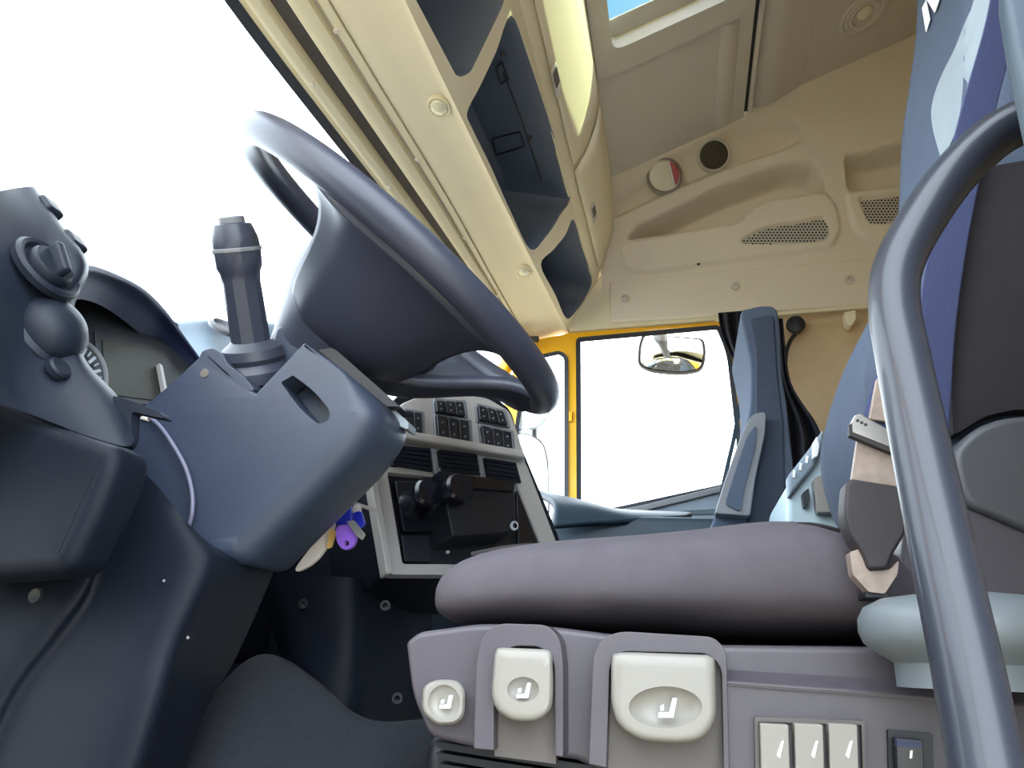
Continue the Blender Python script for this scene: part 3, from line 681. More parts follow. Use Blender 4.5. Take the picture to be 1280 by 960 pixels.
# upper silver fascia around switches and vents
fas = rpoly([(462, 578), (478, 545), (500, 505), (540, 488), (610, 497), (638, 514), (650, 548), (660, 588), (640, 600), (560, 594), (486, 590)], 8)
vents = [[(486, 556), (538, 560), (541, 590), (490, 582)], [(548, 562), (596, 568), (600, 594), (552, 590)], [(604, 572), (645, 578), (652, 604), (608, 598)]]
cpr('fascia', fas, .006, .010, 'silver', bevel=.003)
bar('fascia_band', PN(500, 545, .014), PN(652, 570, .014),   .016, .018, NN, 'silver', cc, bevel=.004)
vt0 = None
for q in vents:
    ve = cpr('air_vent', q, .012, .012, 'black', bevel=.002)
    for k in range(5):
        t = (k+.5)/5; a = Vector(q[0]).lerp(Vector(q[3]), t); b = Vector(q[1]).lerp(Vector(q[2]), t)
        bar('slat', PN(a.x+1, a.y, .014), PN(b.x-1, b.y, .014), .006, .004, NN, 'dash_low', ve, smooth=False)
for q in ([(539, 560), (545, 561), (550, 592), (544, 592)], [(597, 568), (603, 570), (608, 596), (602, 597)]):
    cpr('vent_thumbwheel', q, .016, .012, 'greyplast', bevel=.002)
banks = [[(507, 512), (528, 516), (529, 544), (505, 540)], [(546, 518), (587, 526), (589, 555), (548, 547)], [(602, 531), (640, 540), (642, 565), (606, 558)], [(545, 500), (580, 502), (583, 520), (546, 514)], [(598, 506), (630, 514), (636, 531), (600, 524)]]
for i, q in enumerate(banks):
    bk = cpr('switch_bank', rpoly([(q[0][0]-3, q[0][1]-3), (q[1][0]+3, q[1][1]-2), (q[2][0]+3, q[2][1]+3), (q[3][0]-3, q[3][1]+3)], 3), .012, .01, 'greyplast', bevel=.002)
    nsw = 3 if i else 2
    for k in range(nsw):
        f = lambda s, t: Vector(q[0]).lerp(Vector(q[1]), s).lerp(Vector(q[3]).lerp(Vector(q[2]), s), t)
        s0, s1 = (k+.04)/nsw, (k+.96)/nsw
        sw = cpr('rocker_switch', [tuple(f(s0, 0)), tuple(f(s1, 0)), tuple(f(s1, 1)), tuple(f(s0, 1))], .019, .009, 'black', bk, bevel=.002)
        for t in (.28, .72):
            m_ = f((s0+s1)/2, t); cpr('switch_symbol', ell(m_.x, m_.y, 1.2, 1.2, 0, 8), .0197, .0006, 'greyplast', sw, smooth=False)
# black holder: two round cups and a box flap
cpr('holder_plate', rpoly([(494, 600), (556, 604), (566, 664), (505, 664)], 3), .012, .012, 'black_gloss', bevel=.003)
for cx, cy, r_, o in ((516, 632, 20, .045), (543, 634, 24, .070)):
    lathe('cup_knob', PN(cx, cy, .012), NN, [(.024, 0), (.015, o*.3), (.015, o*.55), (.022, o*.75), (.0235, o), (.020, o+.005), (0, o+.004)], 'black_gloss', cc)
cpr('flap_box', rpoly([(549, 592), (643, 602), (645, 664), (566, 670), (560, 640)], 3), .055, .06, 'black', bevel=.005)
cpr('flap_lid', rpoly([(549, 588), (644, 602), (643, 614), (556, 608)], 2), .062, .05, 'black_gloss', bevel=.004)
cpr('side_pocket', rpoly([(646, 612), (658, 612), (676, 680), (648, 680)], 3), .006, .006, 'black_gloss', bevel=.002)
cpr('hand_symbol', ell(643, 657, 5, 6, 0, 14), .058, .001, 'numeral', None, [ell(644, 657, 3, 3.5, 0, 14)], smooth=False)
cpr('ash_compartment', rpoly([(502, 668), (536, 670), (540, 703), (506, 702)], 3), .006, .006, 'black', bevel=.002)
for cx, cy in ((558, 682), (560, 690), (586, 679), (594, 680)): cpr('small_symbol', ell(cx, cy, 2.4, 2.0, 0, 8), .004, .002, 'numeral', smooth=False)

# ------------------------------------------------------------------ tunnel and footwell
tu = empty('engine_tunnel', (1.2, .5, 0), 'dark plastic engine tunnel side panel below the centre console', 'panel')
tun = [[(332, 716, 1.16), (345, 716, 1.08), (380, 718, 1.05), (440, 722, 1.06), (470, 724, 1.12), (540, 732, 1.30)],
       [(328, 742, 1.16), (342, 742, 1.08), (380, 744, 1.05), (440, 746, 1.06), (470, 748, 1.12), (540, 752, 1.30)],
       [(340, 790, 1.14), (356, 790, 1.07), (390, 790, 1.05), (440, 800, 1.055), (470, 802, 1.11), (540, 810, 1.30)],
       [(350, 820, 1.12), (364, 830, 1.06), (395, 850, 1.04), (438, 892, 1.05), (470, 896, 1.10), (540, 892, 1.28)],
       [(360, 900, 1.10), (370, 920, 1.05), (400, 940, 1.03), (438, 960, 1.04), (470, 960, 1.10), (540, 960, 1.28)]]
gpx('tunnel_side', tun, 'dash_low', tu, n=5)
for q in ((380, 755), (482, 757), (497, 873)): lathe('screw', P(*q, 1.05), (-1, -.2, 0), [(.008, 0), (.007, .004), (.004, .004), (0, .001)], 'black', tu, n=12)
fm = [[(200, 1000, .88), (222, 950, .90), (262, 880, .92), (312, 828, .95), (350, 826, .97), (400, 860, .98), (440, 896, .99), (480, 908, 1.0), (545, 902, 1.05)],
      [(200, 1020, .84), (222, 980, .85), (265, 920, .87), (312, 880, .90), (350, 870, .92), (400, 890, .93), (440, 915, .94), (480, 926, .95), (545, 922, 1.0)],
      [(200, 1120, .80), (222, 1120, .80), (265, 1110, .82), (312, 1100, .84), (350, 1100, .86), (400, 1100, .88), (440, 1100, .89), (480, 1100, .9), (545, 1100, .95)]]
f_ = gpx('floor_cover', fm, 'carpet', None, n=4, solid=.01)
tag(f_, 'dark moulded floor cover in the footwell below the column', 'floor cover')
struct(prism3('wall_footwell', [(.62, .95, .0), (1.3, .95, 0), (1.3, .95, .6), (.62, .95, .6)], (0, .03, 0), 'black', smooth=False), 'black footwell bulkhead behind the pedals')

# ------------------------------------------------------------------ steering column
sc = empty('steering_column', P(300, 560, .75), 'dark plastic steering column shroud with slot and stalk below the wheel', 'steering column')
slot = rpoly([(351, 478), (366, 469), (392, 488), (412, 512), (412, 526), (398, 531), (374, 510)], [2, 2, 20, 14, 8, 10, 16])
shp = rpoly([(160, 520), (190, 498), (222, 470), (250, 444), (262, 440), (319, 491), (380, 427), (420, 455), (482, 506), (440, 566), (296, 708), (262, 690), (232, 663), (158, 602)], [8, 2, 2, 4, 4, 2, 2, 20, 46, 20, 40, 16, 4, 10])
sh_ = rprism('shroud', shp, .665, .775, lambda a, b: .004+.024*(sstep(425, 470, a) if b < 500 else sstep(262, 300, a)), 'shroud', sc, slot)
prism('slot_pocket', off(slot, 4), .70, .76, 'shroud', sc, smooth=False)
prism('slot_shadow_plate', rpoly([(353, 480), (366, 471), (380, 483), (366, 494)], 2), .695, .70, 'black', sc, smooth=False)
prism('shroud_tab', rpoly([(247, 452), (252, 438), (266, 434), (278, 442), (285, 455), (305, 470), (318, 486), (312, 491)], [4, 5, 5, 5, 4, 3, 2, 2]), .665, .72, 'shroud', sc, bevel=.006)
lathe('shroud_screw', P(258, 468, .668), (-1, 0, 0), [(.005, 0), (.005, .004), (0, .004)], 'metal', sc, n=12)
prism('gap_shade_plate', [(386, 428), (396, 416), (500, 508), (484, 508)], .72, .76, 'black', sc, smooth=False)  # black plate put in for the shade between shroud and hub
prism('column_collar', rpoly([(335, 440), (345, 408), (372, 402), (392, 430), (376, 450), (345, 465)], 6), .72, .80, 'shroud', sc, bevel=.01)
prism('lock_trim', rpoly([(476, 500), (484, 504), (511, 528), (510, 537), (500, 533), (480, 512)], 3), .735, .76, 'fabric_pale', sc, bevel=.002)
lathe('lower_screw_hole', P(402, 614, .735), (-.2, -.8, -.5), [(.012, -.004), (.012, .004), (.008, .004), (.007, .0), (0, .0)], 'black', sc, n=18)
# stalk
b0, t0 = P(317, 448, .705), P(289, 272, .62); ax = (t0-b0); L = ax.length; ax.normalize()
st = lathe('control_stalk', b0, ax, [(.0, -.01), (.0205, -.008), (.021, L*.15), (.0200, L*.55), (.0215, L*.62), (.0245, L*.66), (.0255, L*.78), (.0245, L*.86), (.0195, L*.955), (.014, L*.965)], 'wheel', sc, n=10)
lathe('stalk_button', b0, ax, [(.0135, L*.95), (.0135, L*1.0), (.012, L*1.01), (0, L*1.012)], 'greyplast', st, n=24)
lathe('stalk_ring', b0, ax, [(.0258, L*.765), (.0265, L*.77), (.0265, L*.79), (.0258, L*.795)], 'greyplast', st, n=10, cap=False)
lathe('stalk_boot', b0, ax, [(.030, -.03), (.038, -.024), (.038, -.012), (.031, -.004), (.034, .002), (.032, .012), (.024, .018), (.022, .02)], 'wheel', sc, n=24)
# cable hanging from a small plug
cb = empty('charging_cable', P(190, 528, .66), 'thin pale cable looping down over the column shroud', 'cable')
tube('wire', [P(*q) for q in spl([(183, 519, .665), (200, 533, .655), (217, 557, .655), (232, 585, .655), (240, 615, .655), (240, 642, .655), (234, 664, .66)], 6, False)], .0022, 'cable', cb, n=8)
bar('plug', P(166, 517, .668), P(188, 523, .664), .008, .008, (0, 0, 1), 'key_white', cb, bevel=.002)

# ------------------------------------------------------------------ keys
ky = empty('key_bunch', P(425, 625, 0.800), 'bunch of keys with blue and purple tags hanging from the ignition', 'keys')
prism('blue_tag', rpoly([(414, 630), (424, 624), (437, 628), (440, 650), (436, 658), (418, 655), (412, 645)], 5), 0.805, 0.813, 'key_blue', ky, bevel=.002)
prism('purple_tag', rpoly([(420, 657), (440, 655), (446, 672), (440, 685), (428, 688), (420, 676)], 6), 0.795, 0.801, 'key_purple', ky, [ell(433, 679, 3.2, 3.6, 0, 12)], bevel=.0015)
prism('white_tag', spl([(408, 640), (416, 636), (418, 652), (413, 672), (402, 692), (388, 706), (372, 714), (370, 709), (382, 692), (396, 674), (405, 656)], 4), 0.820, 0.826, 'key_white', ky, bevel=.002)
prism('brass_key', rpoly([(412, 660), (420, 664), (414, 684), (408, 686)], 1.5), 0.810, 0.813, 'key_yellow', ky, smooth=False)
prism('steel_key', rpoly([(433, 652), (442, 650), (456, 668), (452, 675), (444, 668)], 2), 0.788, 0.791, 'key_steel', ky, smooth=False)
prism('blue_key', rpoly([(441, 640), (451, 638), (456, 655), (449, 662), (443, 655)], 4), 0.820, 0.825, 'key_blue', ky, bevel=.001)
prism('cream_key', rpoly([(440, 632), (450, 630), (452, 648), (443, 652)], 4), 0.828, 0.832, 'key_white', ky, bevel=.001)
tube('key_ring', [P(428+6*math.cos(t), 622+9*math.sin(t), 0.810) for t in [2*math.pi*k/18 for k in range(18)]], .0012, 'metal', ky, n=6, closed=True)
bar('ignition_key', P(432, 626, 0.810), P(470, 638, .93), .003, .004, (0, 0, 1), 'key_white', ky)

# ------------------------------------------------------------------ steering wheel
d = ray(500, 345).normalized(); WC = CAM+d*.96; WR = .234
ta = math.radians(40); E1 = Vector((1, 0, 0)); E2 = Vector((0, math.cos(ta), math.sin(ta))); EN = Vector((0, -math.sin(ta), math.cos(ta)))
sw_ = empty('steering_wheel', WC-EN*.12, 'dark blue-grey steering wheel seen from below, broad low spokes', 'steering wheel')
def wpt(r, t, h=0): return WC+(E1*math.cos(t)+E2*math.sin(t))*r+EN*h
tube('rim', [wpt(WR, 2*math.pi*k/96) for k in range(96)], .0175, 'wheel', sw_, n=20, closed=True, up=tuple(EN), flat=1.05)
for s in (0, 1):
    rows = []
    for k in range(9):                      # from the rim inward to the hub, dipping under the rim plane
        f = k/8; r = WR-.004-(WR-.060)*f; h = -.004-.105*sstep(.05, 1, f)
        spread = 41-9*math.sin(math.pi*min(1, f*1.15))+(24*f*f)
        row = []
        for j in range(11):
            a = 215-(2*j/10-1)*spread; a = a if not s else 180-a
            edge = 1-abs(2*j/10-1)
            row.append(wpt(r, math.radians(a), h-.012*sstep(0, .5, edge)))
        rows.append(row)
    grid('spoke', rows, 'wheel', sw_, n=3, solid=.016)
pr = [(.035, -.19), (.058, -.17), (.066, -.15), (.078, -.125), (.088, -.105), (.098, -.085), (.106, -.06), (.104, -.04), (.085, -.026), (.05, -.02), (0, -.019)]
lathe('hub', WC, EN, pr, 'wheel', sw_, n=40, sx=1.05, u=E1)

# ================================================================== DRIVER SEAT
ds = empty('driver_seat', (.85, 0, 0), 'grey fabric driver seat on a plastic base with white adjusting levers', 'seat')
XB = .60
base = rpoly([(506, 803), (522, 790), (600, 779), (690, 783), (760, 792), (905, 806), (1420, 812), (1420, 1040), (905, 1040), (720, 950), (600, 937), (536, 921), (514, 870)], [6, 8, 20, 20, 10, 4, 0, 0, 4, 6, 10, 12, 20])
a1o = rpoly([(592, 936), (595, 830), (602, 795), (622, 779), (684, 781), (700, 797), (704, 830), (704, 946)], [2, 10, 14, 14, 10, 12, 10, 2]); 
hole1 = rpoly([(618, 934), (618, 826), (640, 807), (676, 808), (693, 826), (695, 944)], [2, 16, 10, 10, 14, 2])
hole2 = rpoly([(760, 950), (762, 830), (776, 814), (886, 817), (902, 834), (906, 1000), (800, 1000)], [2, 12, 10, 10, 12, 2, 2])
hs = prism('base_housing', base, XB, XB+.46, 'housing', ds, bevel=.010)
a2o = rpoly([(736, 960), (741, 820), (752, 797), (776, 789), (892, 796), (908, 812), (914, 1030), (890, 1030)], [2, 10, 14, 14, 10, 12, 2, 2])
prism('lever_surround', rpoly([(592, 936), (595, 830), (602, 795), (622, 779), (684, 781), (700, 797), (704, 830), (704, 946), (694, 945), (693, 826), (676, 808), (640, 807), (618, 826), (617, 938)], [2, 10, 14, 14, 10, 12, 10, 2, 2, 14, 10, 10, 16, 2]), XB-.026, XB+.01, 'housing', ds, bevel=.005)
prism('lever_surround', rpoly([(736, 955), (741, 820), (752, 797), (776, 789), (892, 796), (908, 812), (914, 1030), (906, 1030), (902, 834), (886, 817), (776, 814), (762, 830), (758, 960)], [2, 10, 14, 14, 10, 12, 2, 2, 12, 10, 10, 12, 2]), XB-.026, XB+.01, 'housing', ds, bevel=.005)
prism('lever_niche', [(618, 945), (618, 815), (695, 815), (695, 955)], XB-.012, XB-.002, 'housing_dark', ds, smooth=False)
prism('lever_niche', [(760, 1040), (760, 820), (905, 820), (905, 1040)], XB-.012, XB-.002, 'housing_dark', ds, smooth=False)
l1 = indented(rpoly([(528, 858), (545, 849), (572, 850), (582, 862), (581, 895), (570, 906), (545, 907), (527, 890)], 9), 555, 878, 20, 22, 4, 0, XB-.022, XB+.01, 'adjusting_lever', 'lever_white', ds, .005)
seat_symbol(557, 878, .75, XB-.022, l1)
l2 = indented(rpoly([(619, 809), (690, 812), (692, 858), (690, 888), (672, 902), (640, 902), (620, 888), (614, 868)], [8, 8, 20, 14, 14, 14, 14, 14]), 654, 862, 20, 16, 5, 0, XB-.040, XB, 'adjusting_lever', 'lever_white', ds, .006)
seat_symbol(654, 864, .85, XB-.040, l2)
l3 = indented(rpoly([(764, 817), (780, 815), (894, 819), (896, 900), (880, 925), (850, 930), (800, 926), (772, 908), (764, 880)], [6, 6, 8, 24, 16, 20, 20, 18, 20]), 832, 884, 46, 26, 6, 0, XB-.040, XB, 'adjusting_lever', 'lever_white', ds, .008)
seat_symbol(834, 886, 1.1, XB-.040, l3)
# chamfered top shelf and switch panel at the rear of the base
gpx('base_shelf', [[(900, 806, .68), (980, 806, .68), (1080, 806, .68), (1200, 808, .68), (1420, 812, .68)], [(903, 818, .64), (980, 822, .64), (1080, 826, .64), (1200, 830, .64), (1420, 836, .64)], [(906, 846, .584), (980, 851, .584), (1080, 858, .584), (1200, 868, .584), (1420, 886, .584)], [(907, 856, .578), (980, 862, .578), (1080, 869, .578), (1200, 879, .578), (1420, 897, .578)]], 'housing', ds)
prism('switch_panel', [(907, 856), (980, 862), (1080, 869), (1200, 879), (1420, 897), (1420, 1040), (912, 1040)], .580, .62, 'housing', ds, smooth=False)
sf = prism('switch_frame', rpoly([(943, 896), (1081, 901), (1083, 990), (945, 990)], 3), .574, .584, 'housing_dark', ds, [rpoly([(948, 902), (1077, 906), (1079, 985), (950, 985)], 2)], bevel=.001)
for x0 in (950, 993, 1036):
    o = prism('rocker_switch', rpoly([(x0, 904), (x0+36, 906), (x0+38, 975), (x0+2, 975)], 3), .565, .585, 'lever_white', ds, bevel=.003)
    prism('switch_symbol', [(x0+21, 944), (x0+27, 926), (x0+30, 926), (x0+25, 948)], .5645, .566, 'symbol', o, smooth=False)
bf = prism('black_switch_frame', rpoly([(1110, 912), (1166, 917), (1168, 990), (1112, 990)], 2), .576, .585, 'black', ds, smooth=False)
o = prism('black_rocker', rpoly([(1120, 922), (1154, 925), (1156, 975), (1122, 975)], 2), .566, .58, 'black_gloss', ds, bevel=.003)
prism('switch_cap', [(1121, 924), (1152, 927), (1152, 936), (1121, 933)], .564, .57, 'navy', o, smooth=False)
prism('switch_symbol', [(1138, 938), (1141, 938), (1140, 948), (1137, 948)], .5655, .567, 'symbol', o, smooth=False)
for k in range(3):
    prism('bellows_fold', rpoly([(540+k*3, 926+k*14), (620, 938+k*14), (760, 960+k*14), (900, 985+k*14), (900, 995+k*14), (760, 970+k*14), (620, 948+k*14), (548+k*4, 936+k*14)], 3), .625, .98, 'black', ds, bevel=.004)
prism('seat_pedestal', [(524, 915), (1300, 915), (1300, 1190), (524, 1190)], .645, 1.0, 'black', ds, bevel=.02)
# cushion
cu = [(521, 742, 766, .80), (530, 718, 778, .92), (548, 699, 783, .97), (580, 684, 783, 1), (640, 671, 783, 1), (720, 664, 785, 1), (800, 659, 788, 1), (880, 651, 793, 1), (950, 641, 798, 1), (1010, 637, 800, 1), (1060, 648, 802, 1), (1130, 680, 802, 1), (1230, 720, 800, 1)]
rings = []; cx0 = .875
for px, yt, yb, sw2 in cu:
    a, b = P(px, yt, .655), P(px, yb, .63); y = P(px, (yt+yb)/2, .60).y; zc = (a.z+b.z)/2; hz = (a.z-b.z)/2; hw = .275*sw2; r = []
    for k in range(40):
        t = 2*math.pi*k/40; ct, st_ = math.cos(t), math.sin(t); e = 2/3.6
        z = zc+hz*abs(st_)**e*(1 if st_ >= 0 else -1); x = cx0+hw*abs(ct)**e*(1 if ct >= 0 else -1)
        dipz = -.014*max(0, 1-((x-cx0)/.15)**2) if st_ > 0 else 0
        r.append(Vector((x, y, z+dipz)))
    rings.append(r)
f0 = rings[0]; c0 = sum(f0, Vector())/40
rings = [[c0+(p-c0)*.5+Vector((0, .012, 0)) for p in f0], [c0+(p-c0)*.85+Vector((0, .008, 0)) for p in f0]]+rings
loft('cushion', rings, 'fabric', ds, sub=1)
tube('cushion_piping', [P(*q) for q in spl([(590, 693, .640), (640, 684, .632), (700, 681, .632), (800, 676, .632), (900, 668, .632), (1000, 656, .632), (1050, 664, .632)], 5, False)], .0022, 'fabric_dark', ds, n=6)
# backrest: profile along its centre plane, swept across the seat
XF, XNr = 1.06, .645
bk_l = [(1085, 740), (1056, 690), (1034, 648), (1022, 600), (1024, 556), (1045, 492), (1076, 430), (1097, 390), (1113, 320), (1118, 256), (1121, 190), (1132, 112), (1139, 50), (1143, -60), (1160, -190)]
prof = [P(a, b, XF) for a, b in spl(bk_l, 5, False)]
rings = []
INS = [(XNr, .060), (XNr+.004, .040), (XNr+.014, .022), (XNr+.032, .008), (XNr+.06, .0), (XNr+.09, -.006), (XNr+.13, .006), (XNr+.207, .018), (XF-.13, .006), (XF-.09, -.006), (XF-.03, .0), (XF-.01, .012), (XF, .03)]
for x, ins in INS:
    r = [Vector((x, p.y-ins, p.z)) for p in prof]
    rings.append(r+[Vector((x, -.52+max(0, ins), prof[-1].z)), Vector((x, -.50+max(0, ins), .95)), Vector((x, -.42+max(0, ins), .45))])
loft('backrest', rings, 'fabric_blue', ds, angle=75)
def PB(px, py, lift=.003):
    "point seen at a pixel on the front of the backrest"
    d = ray(px, py); ins = 0; best = None
    for it in range(30):
        for p, q in zip(prof, prof[1:]):
            den = d.y*(q.z-p.z)-d.z*(q.y-p.y)
            if abs(den) < 1e-9: continue
            t = ((p.y-ins-CAM.y)*(q.z-p.z)-(p.z-CAM.z)*(q.y-p.y))/den
            h = CAM+d*t; f = (h.z-p.z)/(q.z-p.z) if abs(q.z-p.z) > 1e-6 else 0
            if t > 0 and -.02 <= f <= 1.02:
                nrm = Vector((0, q.z-p.z, -(q.y-p.y))).normalized(); best = h+nrm*lift; ins = .5*ins+.5*lerp_tab(INS, h.x)[0]; break
    if best is not None: return best
    return CAM+d*(-.33/d.y)
stripe = [(-60, 1226, 1245), (0, 1221, 1243), (30, 1209, 1236), (60, 1197, 1229), (90, 1182, 1221), (115, 1172, 1213), (140, 1167, 1206), (165, 1170, 1198), (190, 1177, 1187), (204, 1180, 1182)]
grid('pale_stripe', [[PB(a+(b-a)*k/3, y) for k in range(4)] for y, a, b in stripe], 'fabric_pale', ds, n=3)
prism3('emblem_stroke', [PB(*q) for q in [(1156, 10), (1161, 0), (1166, 24), (1161, 40)]], (0, .001, 0), 'symbol', ds, smooth=False)
prism3('emblem_stroke', [PB(*q) for q in [(1161, -2), (1166, -14), (1177, -14), (1177, 2), (1172, 16)]], (0, .001, 0), 'symbol', ds, smooth=False)
prism('side_panel', rpoly([(1184, 240), (1215, 212), (1280, 200), (1560, 200), (1560, 520), (1270, 512), (1232, 520), (1192, 545), (1186, 420)], [20, 10, 5, 0, 0, 5, 10, 10, 20]), .630, .66, 'fabric_dark', ds, bevel=.008)
prism('recliner_shell', spl([(1192, 572), (1208, 545), (1240, 526), (1290, 518), (1420, 520), (1420, 690), (1300, 668), (1240, 645), (1205, 625)], 4), .60, .66, 'shell_grey', ds, bevel=.012)
prism('lower_shell', rpoly([(1130, 655), (1200, 630), (1300, 672), (1420, 700), (1420, 800), (1120, 770)], 10), .605, .70, 'housing', ds, bevel=.012)
# oval pad lever on the base
pc = P(1204, 779, .54)
lathe('oval_knob', pc-Vector((0, 0, .016)), (0, 0, 1), [(.042, -.022), (.042, -.008), (.050, -.003), (.058, .003), (.0605, .010), (.060, .018), (.056, .025), (.046, .030), (.025, .033), (0, .034)], 'pad', ds, n=64, sx=1.0)

# ------------------------------------------------------------------ seat belt
sb = empty('seat_belt', P(1095, 700, .60), 'blue-grey seat belt with worn metal tongue and black buckle boot', 'seat belt')
up = Vector((.15, -1, 0))
pth = [P(*q) for q in ((1270, -80, .60), (1254, 20, .605), (1222, 140, .61), (1190, 280, .615), (1171, 400, .618), (1163, 500, .62), (1155, 600, .615))]
ribbon('webbing', pth, [.030, .030, .031, .032, .032, .032, .032], [(.15, -1, .15)]*7, .0015, 'webbing', sb)
pth = [P(*q) for q in ((1130, 430, .625), (1118, 470, .61), (1106, 520, .60), (1098, 570, .595), (1092, 610, .592))]
ribbon('webbing', pth, [.024, .030, .034, .036, .036], [(.1, -1, .12)]*5, .0015, 'webbing', sb)
prism('clear_cover', rpoly([(1096, 472), (1124, 468), (1128, 530), (1086, 524)], 3), .594, .600, 'worn', sb, bevel=.001)
prism('belt_tongue', [(1063, 530), (1068, 519), (1076, 517), (1132, 549), (1131, 566), (1064, 540)], .578, .582, 'metal', sb, bevel=.0008)
prism('tongue_edge', [(1061, 532), (1065, 528), (1066, 541), (1131, 567), (1130, 572), (1062, 544)], .577, .584, 'boot', sb, smooth=False)
prism('wear_plate', rpoly([(1072, 546), (1128, 572), (1130, 610), (1064, 600)], 3), .584, .590, 'worn', sb, bevel=.001)
for k in range(3): lathe('rivet', P(1072+k*5, 526+k*2.5, .5785), (-1, 0, 0), [(.0016, 0), (.001, .001), (0, .001)], 'boot', sb, n=8)
prism('buckle_boot', rpoly([(1058, 602), (1066, 598), (1128, 608), (1136, 640), (1134, 665), (1118, 690), (1110, 712), (1086, 712), (1078, 690), (1062, 668), (1055, 640)], [5, 5, 8, 10, 14, 10, 6, 6, 10, 14, 12]), .565, .592, 'boot', sb, bevel=.007)
prism('anchor_bracket', rpoly([(1062, 690), (1074, 686), (1086, 714), (1112, 712), (1124, 700), (1122, 718), (1106, 742), (1086, 740), (1066, 718)], 3), .57, .585, 'worn', sb, bevel=.003)
prism('anchor_bolt', rpoly([(1082, 738), (1110, 738), (1112, 748), (1082, 748)], 3), .575, .6, 'black', sb, bevel=.003)

# ------------------------------------------------------------------ grab handle
gp = spl([(1420, 130, .42), (1330, 138, .425), (1278, 152, .428), (1234, 178, .43), (1188, 224, .43), (1146, 285, .43), (1122, 335, .428), (1118, 385, .422), (1130, 455, .41), (1150, 555, .395), (1180, 700, .375), (1210, 840, .36), (1232, 960, .35), (1255, 1080, .34)], 6, False)
g_ = tube('grab_handle', [P(*q) for q in gp], .0135, 'rail', None, n=24)
tag(g_, 'blue-grey tubular grab handle curving beside the driver seat', 'grab handle')

# ================================================================== PASSENGER SIDE THINGS
ps = empty('passenger_seat', (1.95, -.3, 0), 'slim charcoal passenger seat standing before the curtain', 'seat')
sil = [(926, 392), (938, 385), (956, 382), (970, 386), (975, 410), (978, 470), (986, 530), (992, 700), (880, 700), (896, 640), (912, 590), (928, 545), (937, 510), (938, 460), (933, 430)]
prism('backrest', spl(sil, 4), 1.78, 2.16, 'fabric_blue', ps, bevel=.03, seg=4)
prism('side_cover', rpoly([(936, 398), (968, 392), (973, 470), (980, 530), (984, 690), (930, 690), (944, 560), (944, 440)], 8), 1.772, 1.80, 'seat_side', ps, bevel=.006)
arm = rpoly([(893, 642), (905, 603), (926, 545), (940, 517), (958, 514), (957, 540), (944, 600), (938, 645)], [4, 6, 10, 10, 6, 6, 10, 4])
prism('armrest', arm, 1.73, 1.79, 'greyplast', ps, bevel=.008)
prism('armrest_pad', rpoly([(906, 630), (918, 592), (934, 545), (946, 530), (944, 560), (930, 610), (926, 640)], 6), 1.722, 1.74, 'fabric_blue', ps, bevel=.004)
prism('seat_base', [(820, 690), (992, 690), (985, 900), (830, 900)], 1.80, 2.14, 'black', ps, bevel=.03)
# belt hanging by the far door
bp_ = [P(*q) for q in ((926, 500, 2.40), (918, 545, 2.38), (910, 580, 2.36), (903, 612, 2.34), (898, 640, 2.32))]
b_ = ribbon('belt_webbing', bp_, [.014]*5, [(0, -1, .2)]*5, .002, 'pillar'); tag(b_, 'pale blue belt webbing hanging beside the passenger seat', 'seat belt')
# curtains
rows = []
for j in range(9):
    f = j/8; r = []
    xl = 898+4*f+30*f*f; xr = 946-2*f; yy0 = 391+78*f
    for i in range(17):
        t = i/16; r.append(P(xl+(xr-xl)*t, yy0+(-4+6*f)*t+10*f*t, 2.46+.022*math.sin(t*math.pi*7)))
    rows.append(r)
cu1 = grid('curtain', rows, 'curtain', None, n=3, solid=.003); tag(cu1, 'dark pleated curtain gathered at the rear of the passenger window', 'curtain')
rows = []
for yy, xl, xr in ((398, 966, 978), (440, 968, 982), (478, 970, 988), (500, 970, 1004), (520, 970, 1018), (545, 970, 1028), (590, 970, 1030), (660, 970, 1034), (740, 970, 1040)):
    rows.append([P(xl+(xr-xl)*i/12, yy+(6*(i/12) if yy > 480 else 0), 2.42+.02*math.sin(i*1.5)) for i in range(13)])
cu2 = grid('curtain', rows, 'curtain', None, n=3, solid=.004); tag(cu2, 'black curtain bundle tied behind the passenger seat', 'curtain')
# hook with stem
hk = empty('wall_hook', P(993, 415, 2.5), 'black round-headed hook with cord on tan wall above curtain bundle', 'hook')
lathe('hook_head', P(996, 414, 2.56), (-1, .2, .1), [(.014, 0), (.014, .03), (.028, .035), (.032, .045), (.030, .055), (.02, .060), (0, .061)], 'black', hk, n=20)
tube('hook_cord', [P(*q) for q in spl([(994, 418, 2.50), (988, 426, 2.49), (983, 440, 2.48), (981, 462, 2.47)], 5, False)], .007, 'black', hk, n=8)
# pale storage box between the seats
bx = empty('bunk_locker', P(1020, 600, 1.9), 'pale grey-blue bunk locker with a ribbed lid behind driver cushion', 'locker')
prism('body', [(984, 606), (1016, 560), (1070, 520), (1120, 520), (1120, 1105), (984, 1105)], 1.40, 1.72, 'steelbox', bx, bevel=.01)
prism('lid', [(984, 596), (1012, 560), (1030, 535), (1030, 560), (1016, 585), (986, 622)], 1.38, 1.41, 'doortrim', bx, bevel=.006)
prism('latch', rpoly([(1017, 598), (1034, 590), (1044, 640), (1022, 640)], 3), 1.37, 1.40, 'lever_white', bx, bevel=.004)
prism('latch_button', rpoly([(1017, 552), (1021, 545), (1024, 556), (1022, 570), (1017, 572)], 2), 1.36, 1.38, 'symbol', bx, bevel=.003)
for k in range(3): bar('lid_rib', P(992+k*8, 597-k*9, 1.378), P(993+k*8, 588-k*9, 1.378), .004, .004, (1, 0, 0), 'symbol', bx, smooth=False)
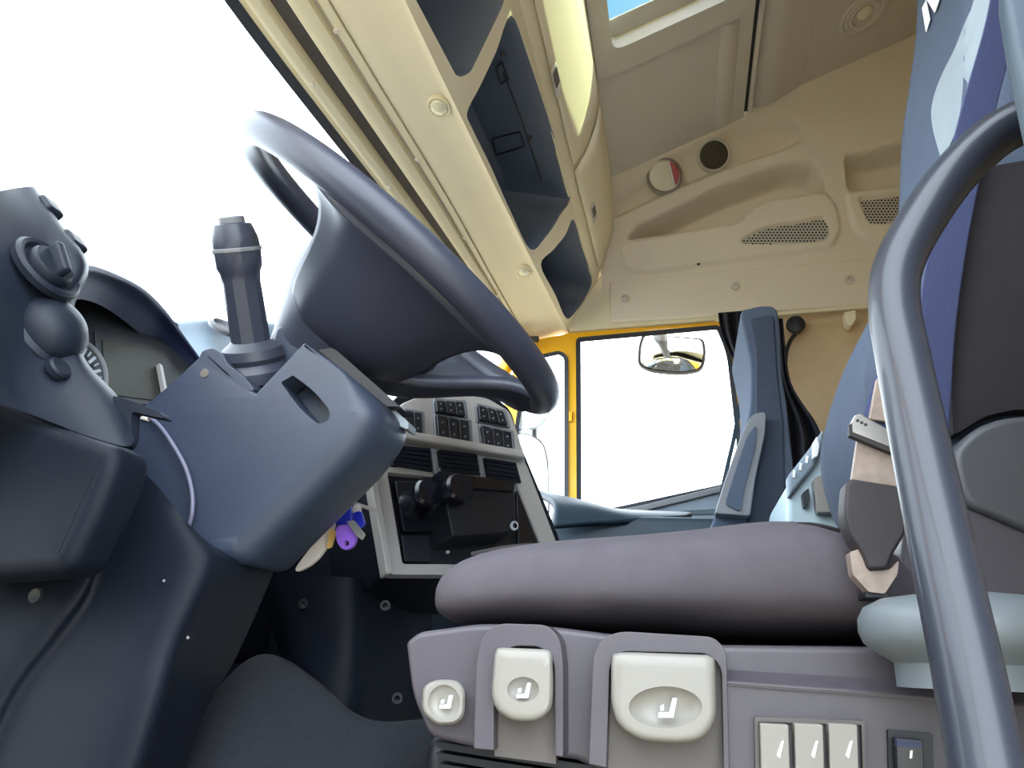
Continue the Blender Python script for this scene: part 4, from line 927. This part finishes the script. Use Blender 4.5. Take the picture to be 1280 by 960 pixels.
prism('catch', rpoly([(1003, 616), (1011, 610), (1013, 626), (1005, 634)], 2), 1.38, 1.40, 'black', bx, smooth=False)

# ------------------------------------------------------------------ mirrors outside
km = empty('kerb_mirror', P(840, 440, 2.95), 'wide kerb mirror hanging outside above the passenger window', 'mirror')
kpoly = rpoly([(803, 417), (880, 423), (883, 440), (879, 462), (850, 467), (812, 463), (797, 455), (798, 432)], [6, 6, 8, 10, 20, 10, 6, 8])
prism('mirror_housing', kpoly, 2.90, 2.93, 'seal', km, bevel=.003)
c0 = Vector((840, 443)); kp_in = [tuple(c0+(Vector(q)-c0)*.92) for q in kpoly]
cen = P(840, 443, 2.893); ringp = [P(*q, 2.896) for q in kp_in]
rr = []
for s_, dx in ((1, 0), (.75, -.010), (.5, -.017), (.25, -.021), (.02, -.022)): rr.append([cen+(p-cen)*s_+Vector((dx, 0, 0)) for p in ringp])
loft('mirror_glass', rr, 'mirror', km, cap=True, angle=60)
tube('mirror_arm', [P(822, 409, 2.590), P(824, 413, 2.75), P(826, 421, 2.915)], .022, 'greyplast', km, n=10, flat=1.6)
rm = empty('rear_view_mirror', P(668, 560, 3.0), 'tall rear view mirror with a smaller mirror above, outside quarter window', 'mirror')
big = rpoly([(640, 540), (662, 541), (680, 552), (686, 575), (688, 640), (684, 680), (640, 680)], [5, 10, 14, 20, 20, 5, 5])
sm = rpoly([(650, 488), (676, 480), (690, 488), (692, 505), (684, 525), (672, 536), (650, 538)], [8, 10, 8, 10, 10, 6, 6])
MN = Vector((-.62, -.78, 0)).normalized()
for nm, q in (('main', big), ('wide', sm)):
    p0 = P(668, 560, 3.0)
    prism3(nm+'_housing', [PP(*p, p0, MN) for p in q], -MN*.09, 'seal' if nm == 'main' else 'mirror_case', rm, bevel=.002)
    prism3(nm+'_glass', [PP(*p, p0+MN*.004, MN) for p in off(q, -2.6)], -MN*.004, 'mirror', rm, smooth=False)
tube('mirror_arm', [Vector((2.61, .57, 1.44)), P(664, 462, 2.80), P(666, 470, 3.06), P(668, 500, 3.13), P(668, 545, 3.13), P(668, 620, 3.13)], .012, 'seal', rm, n=8)
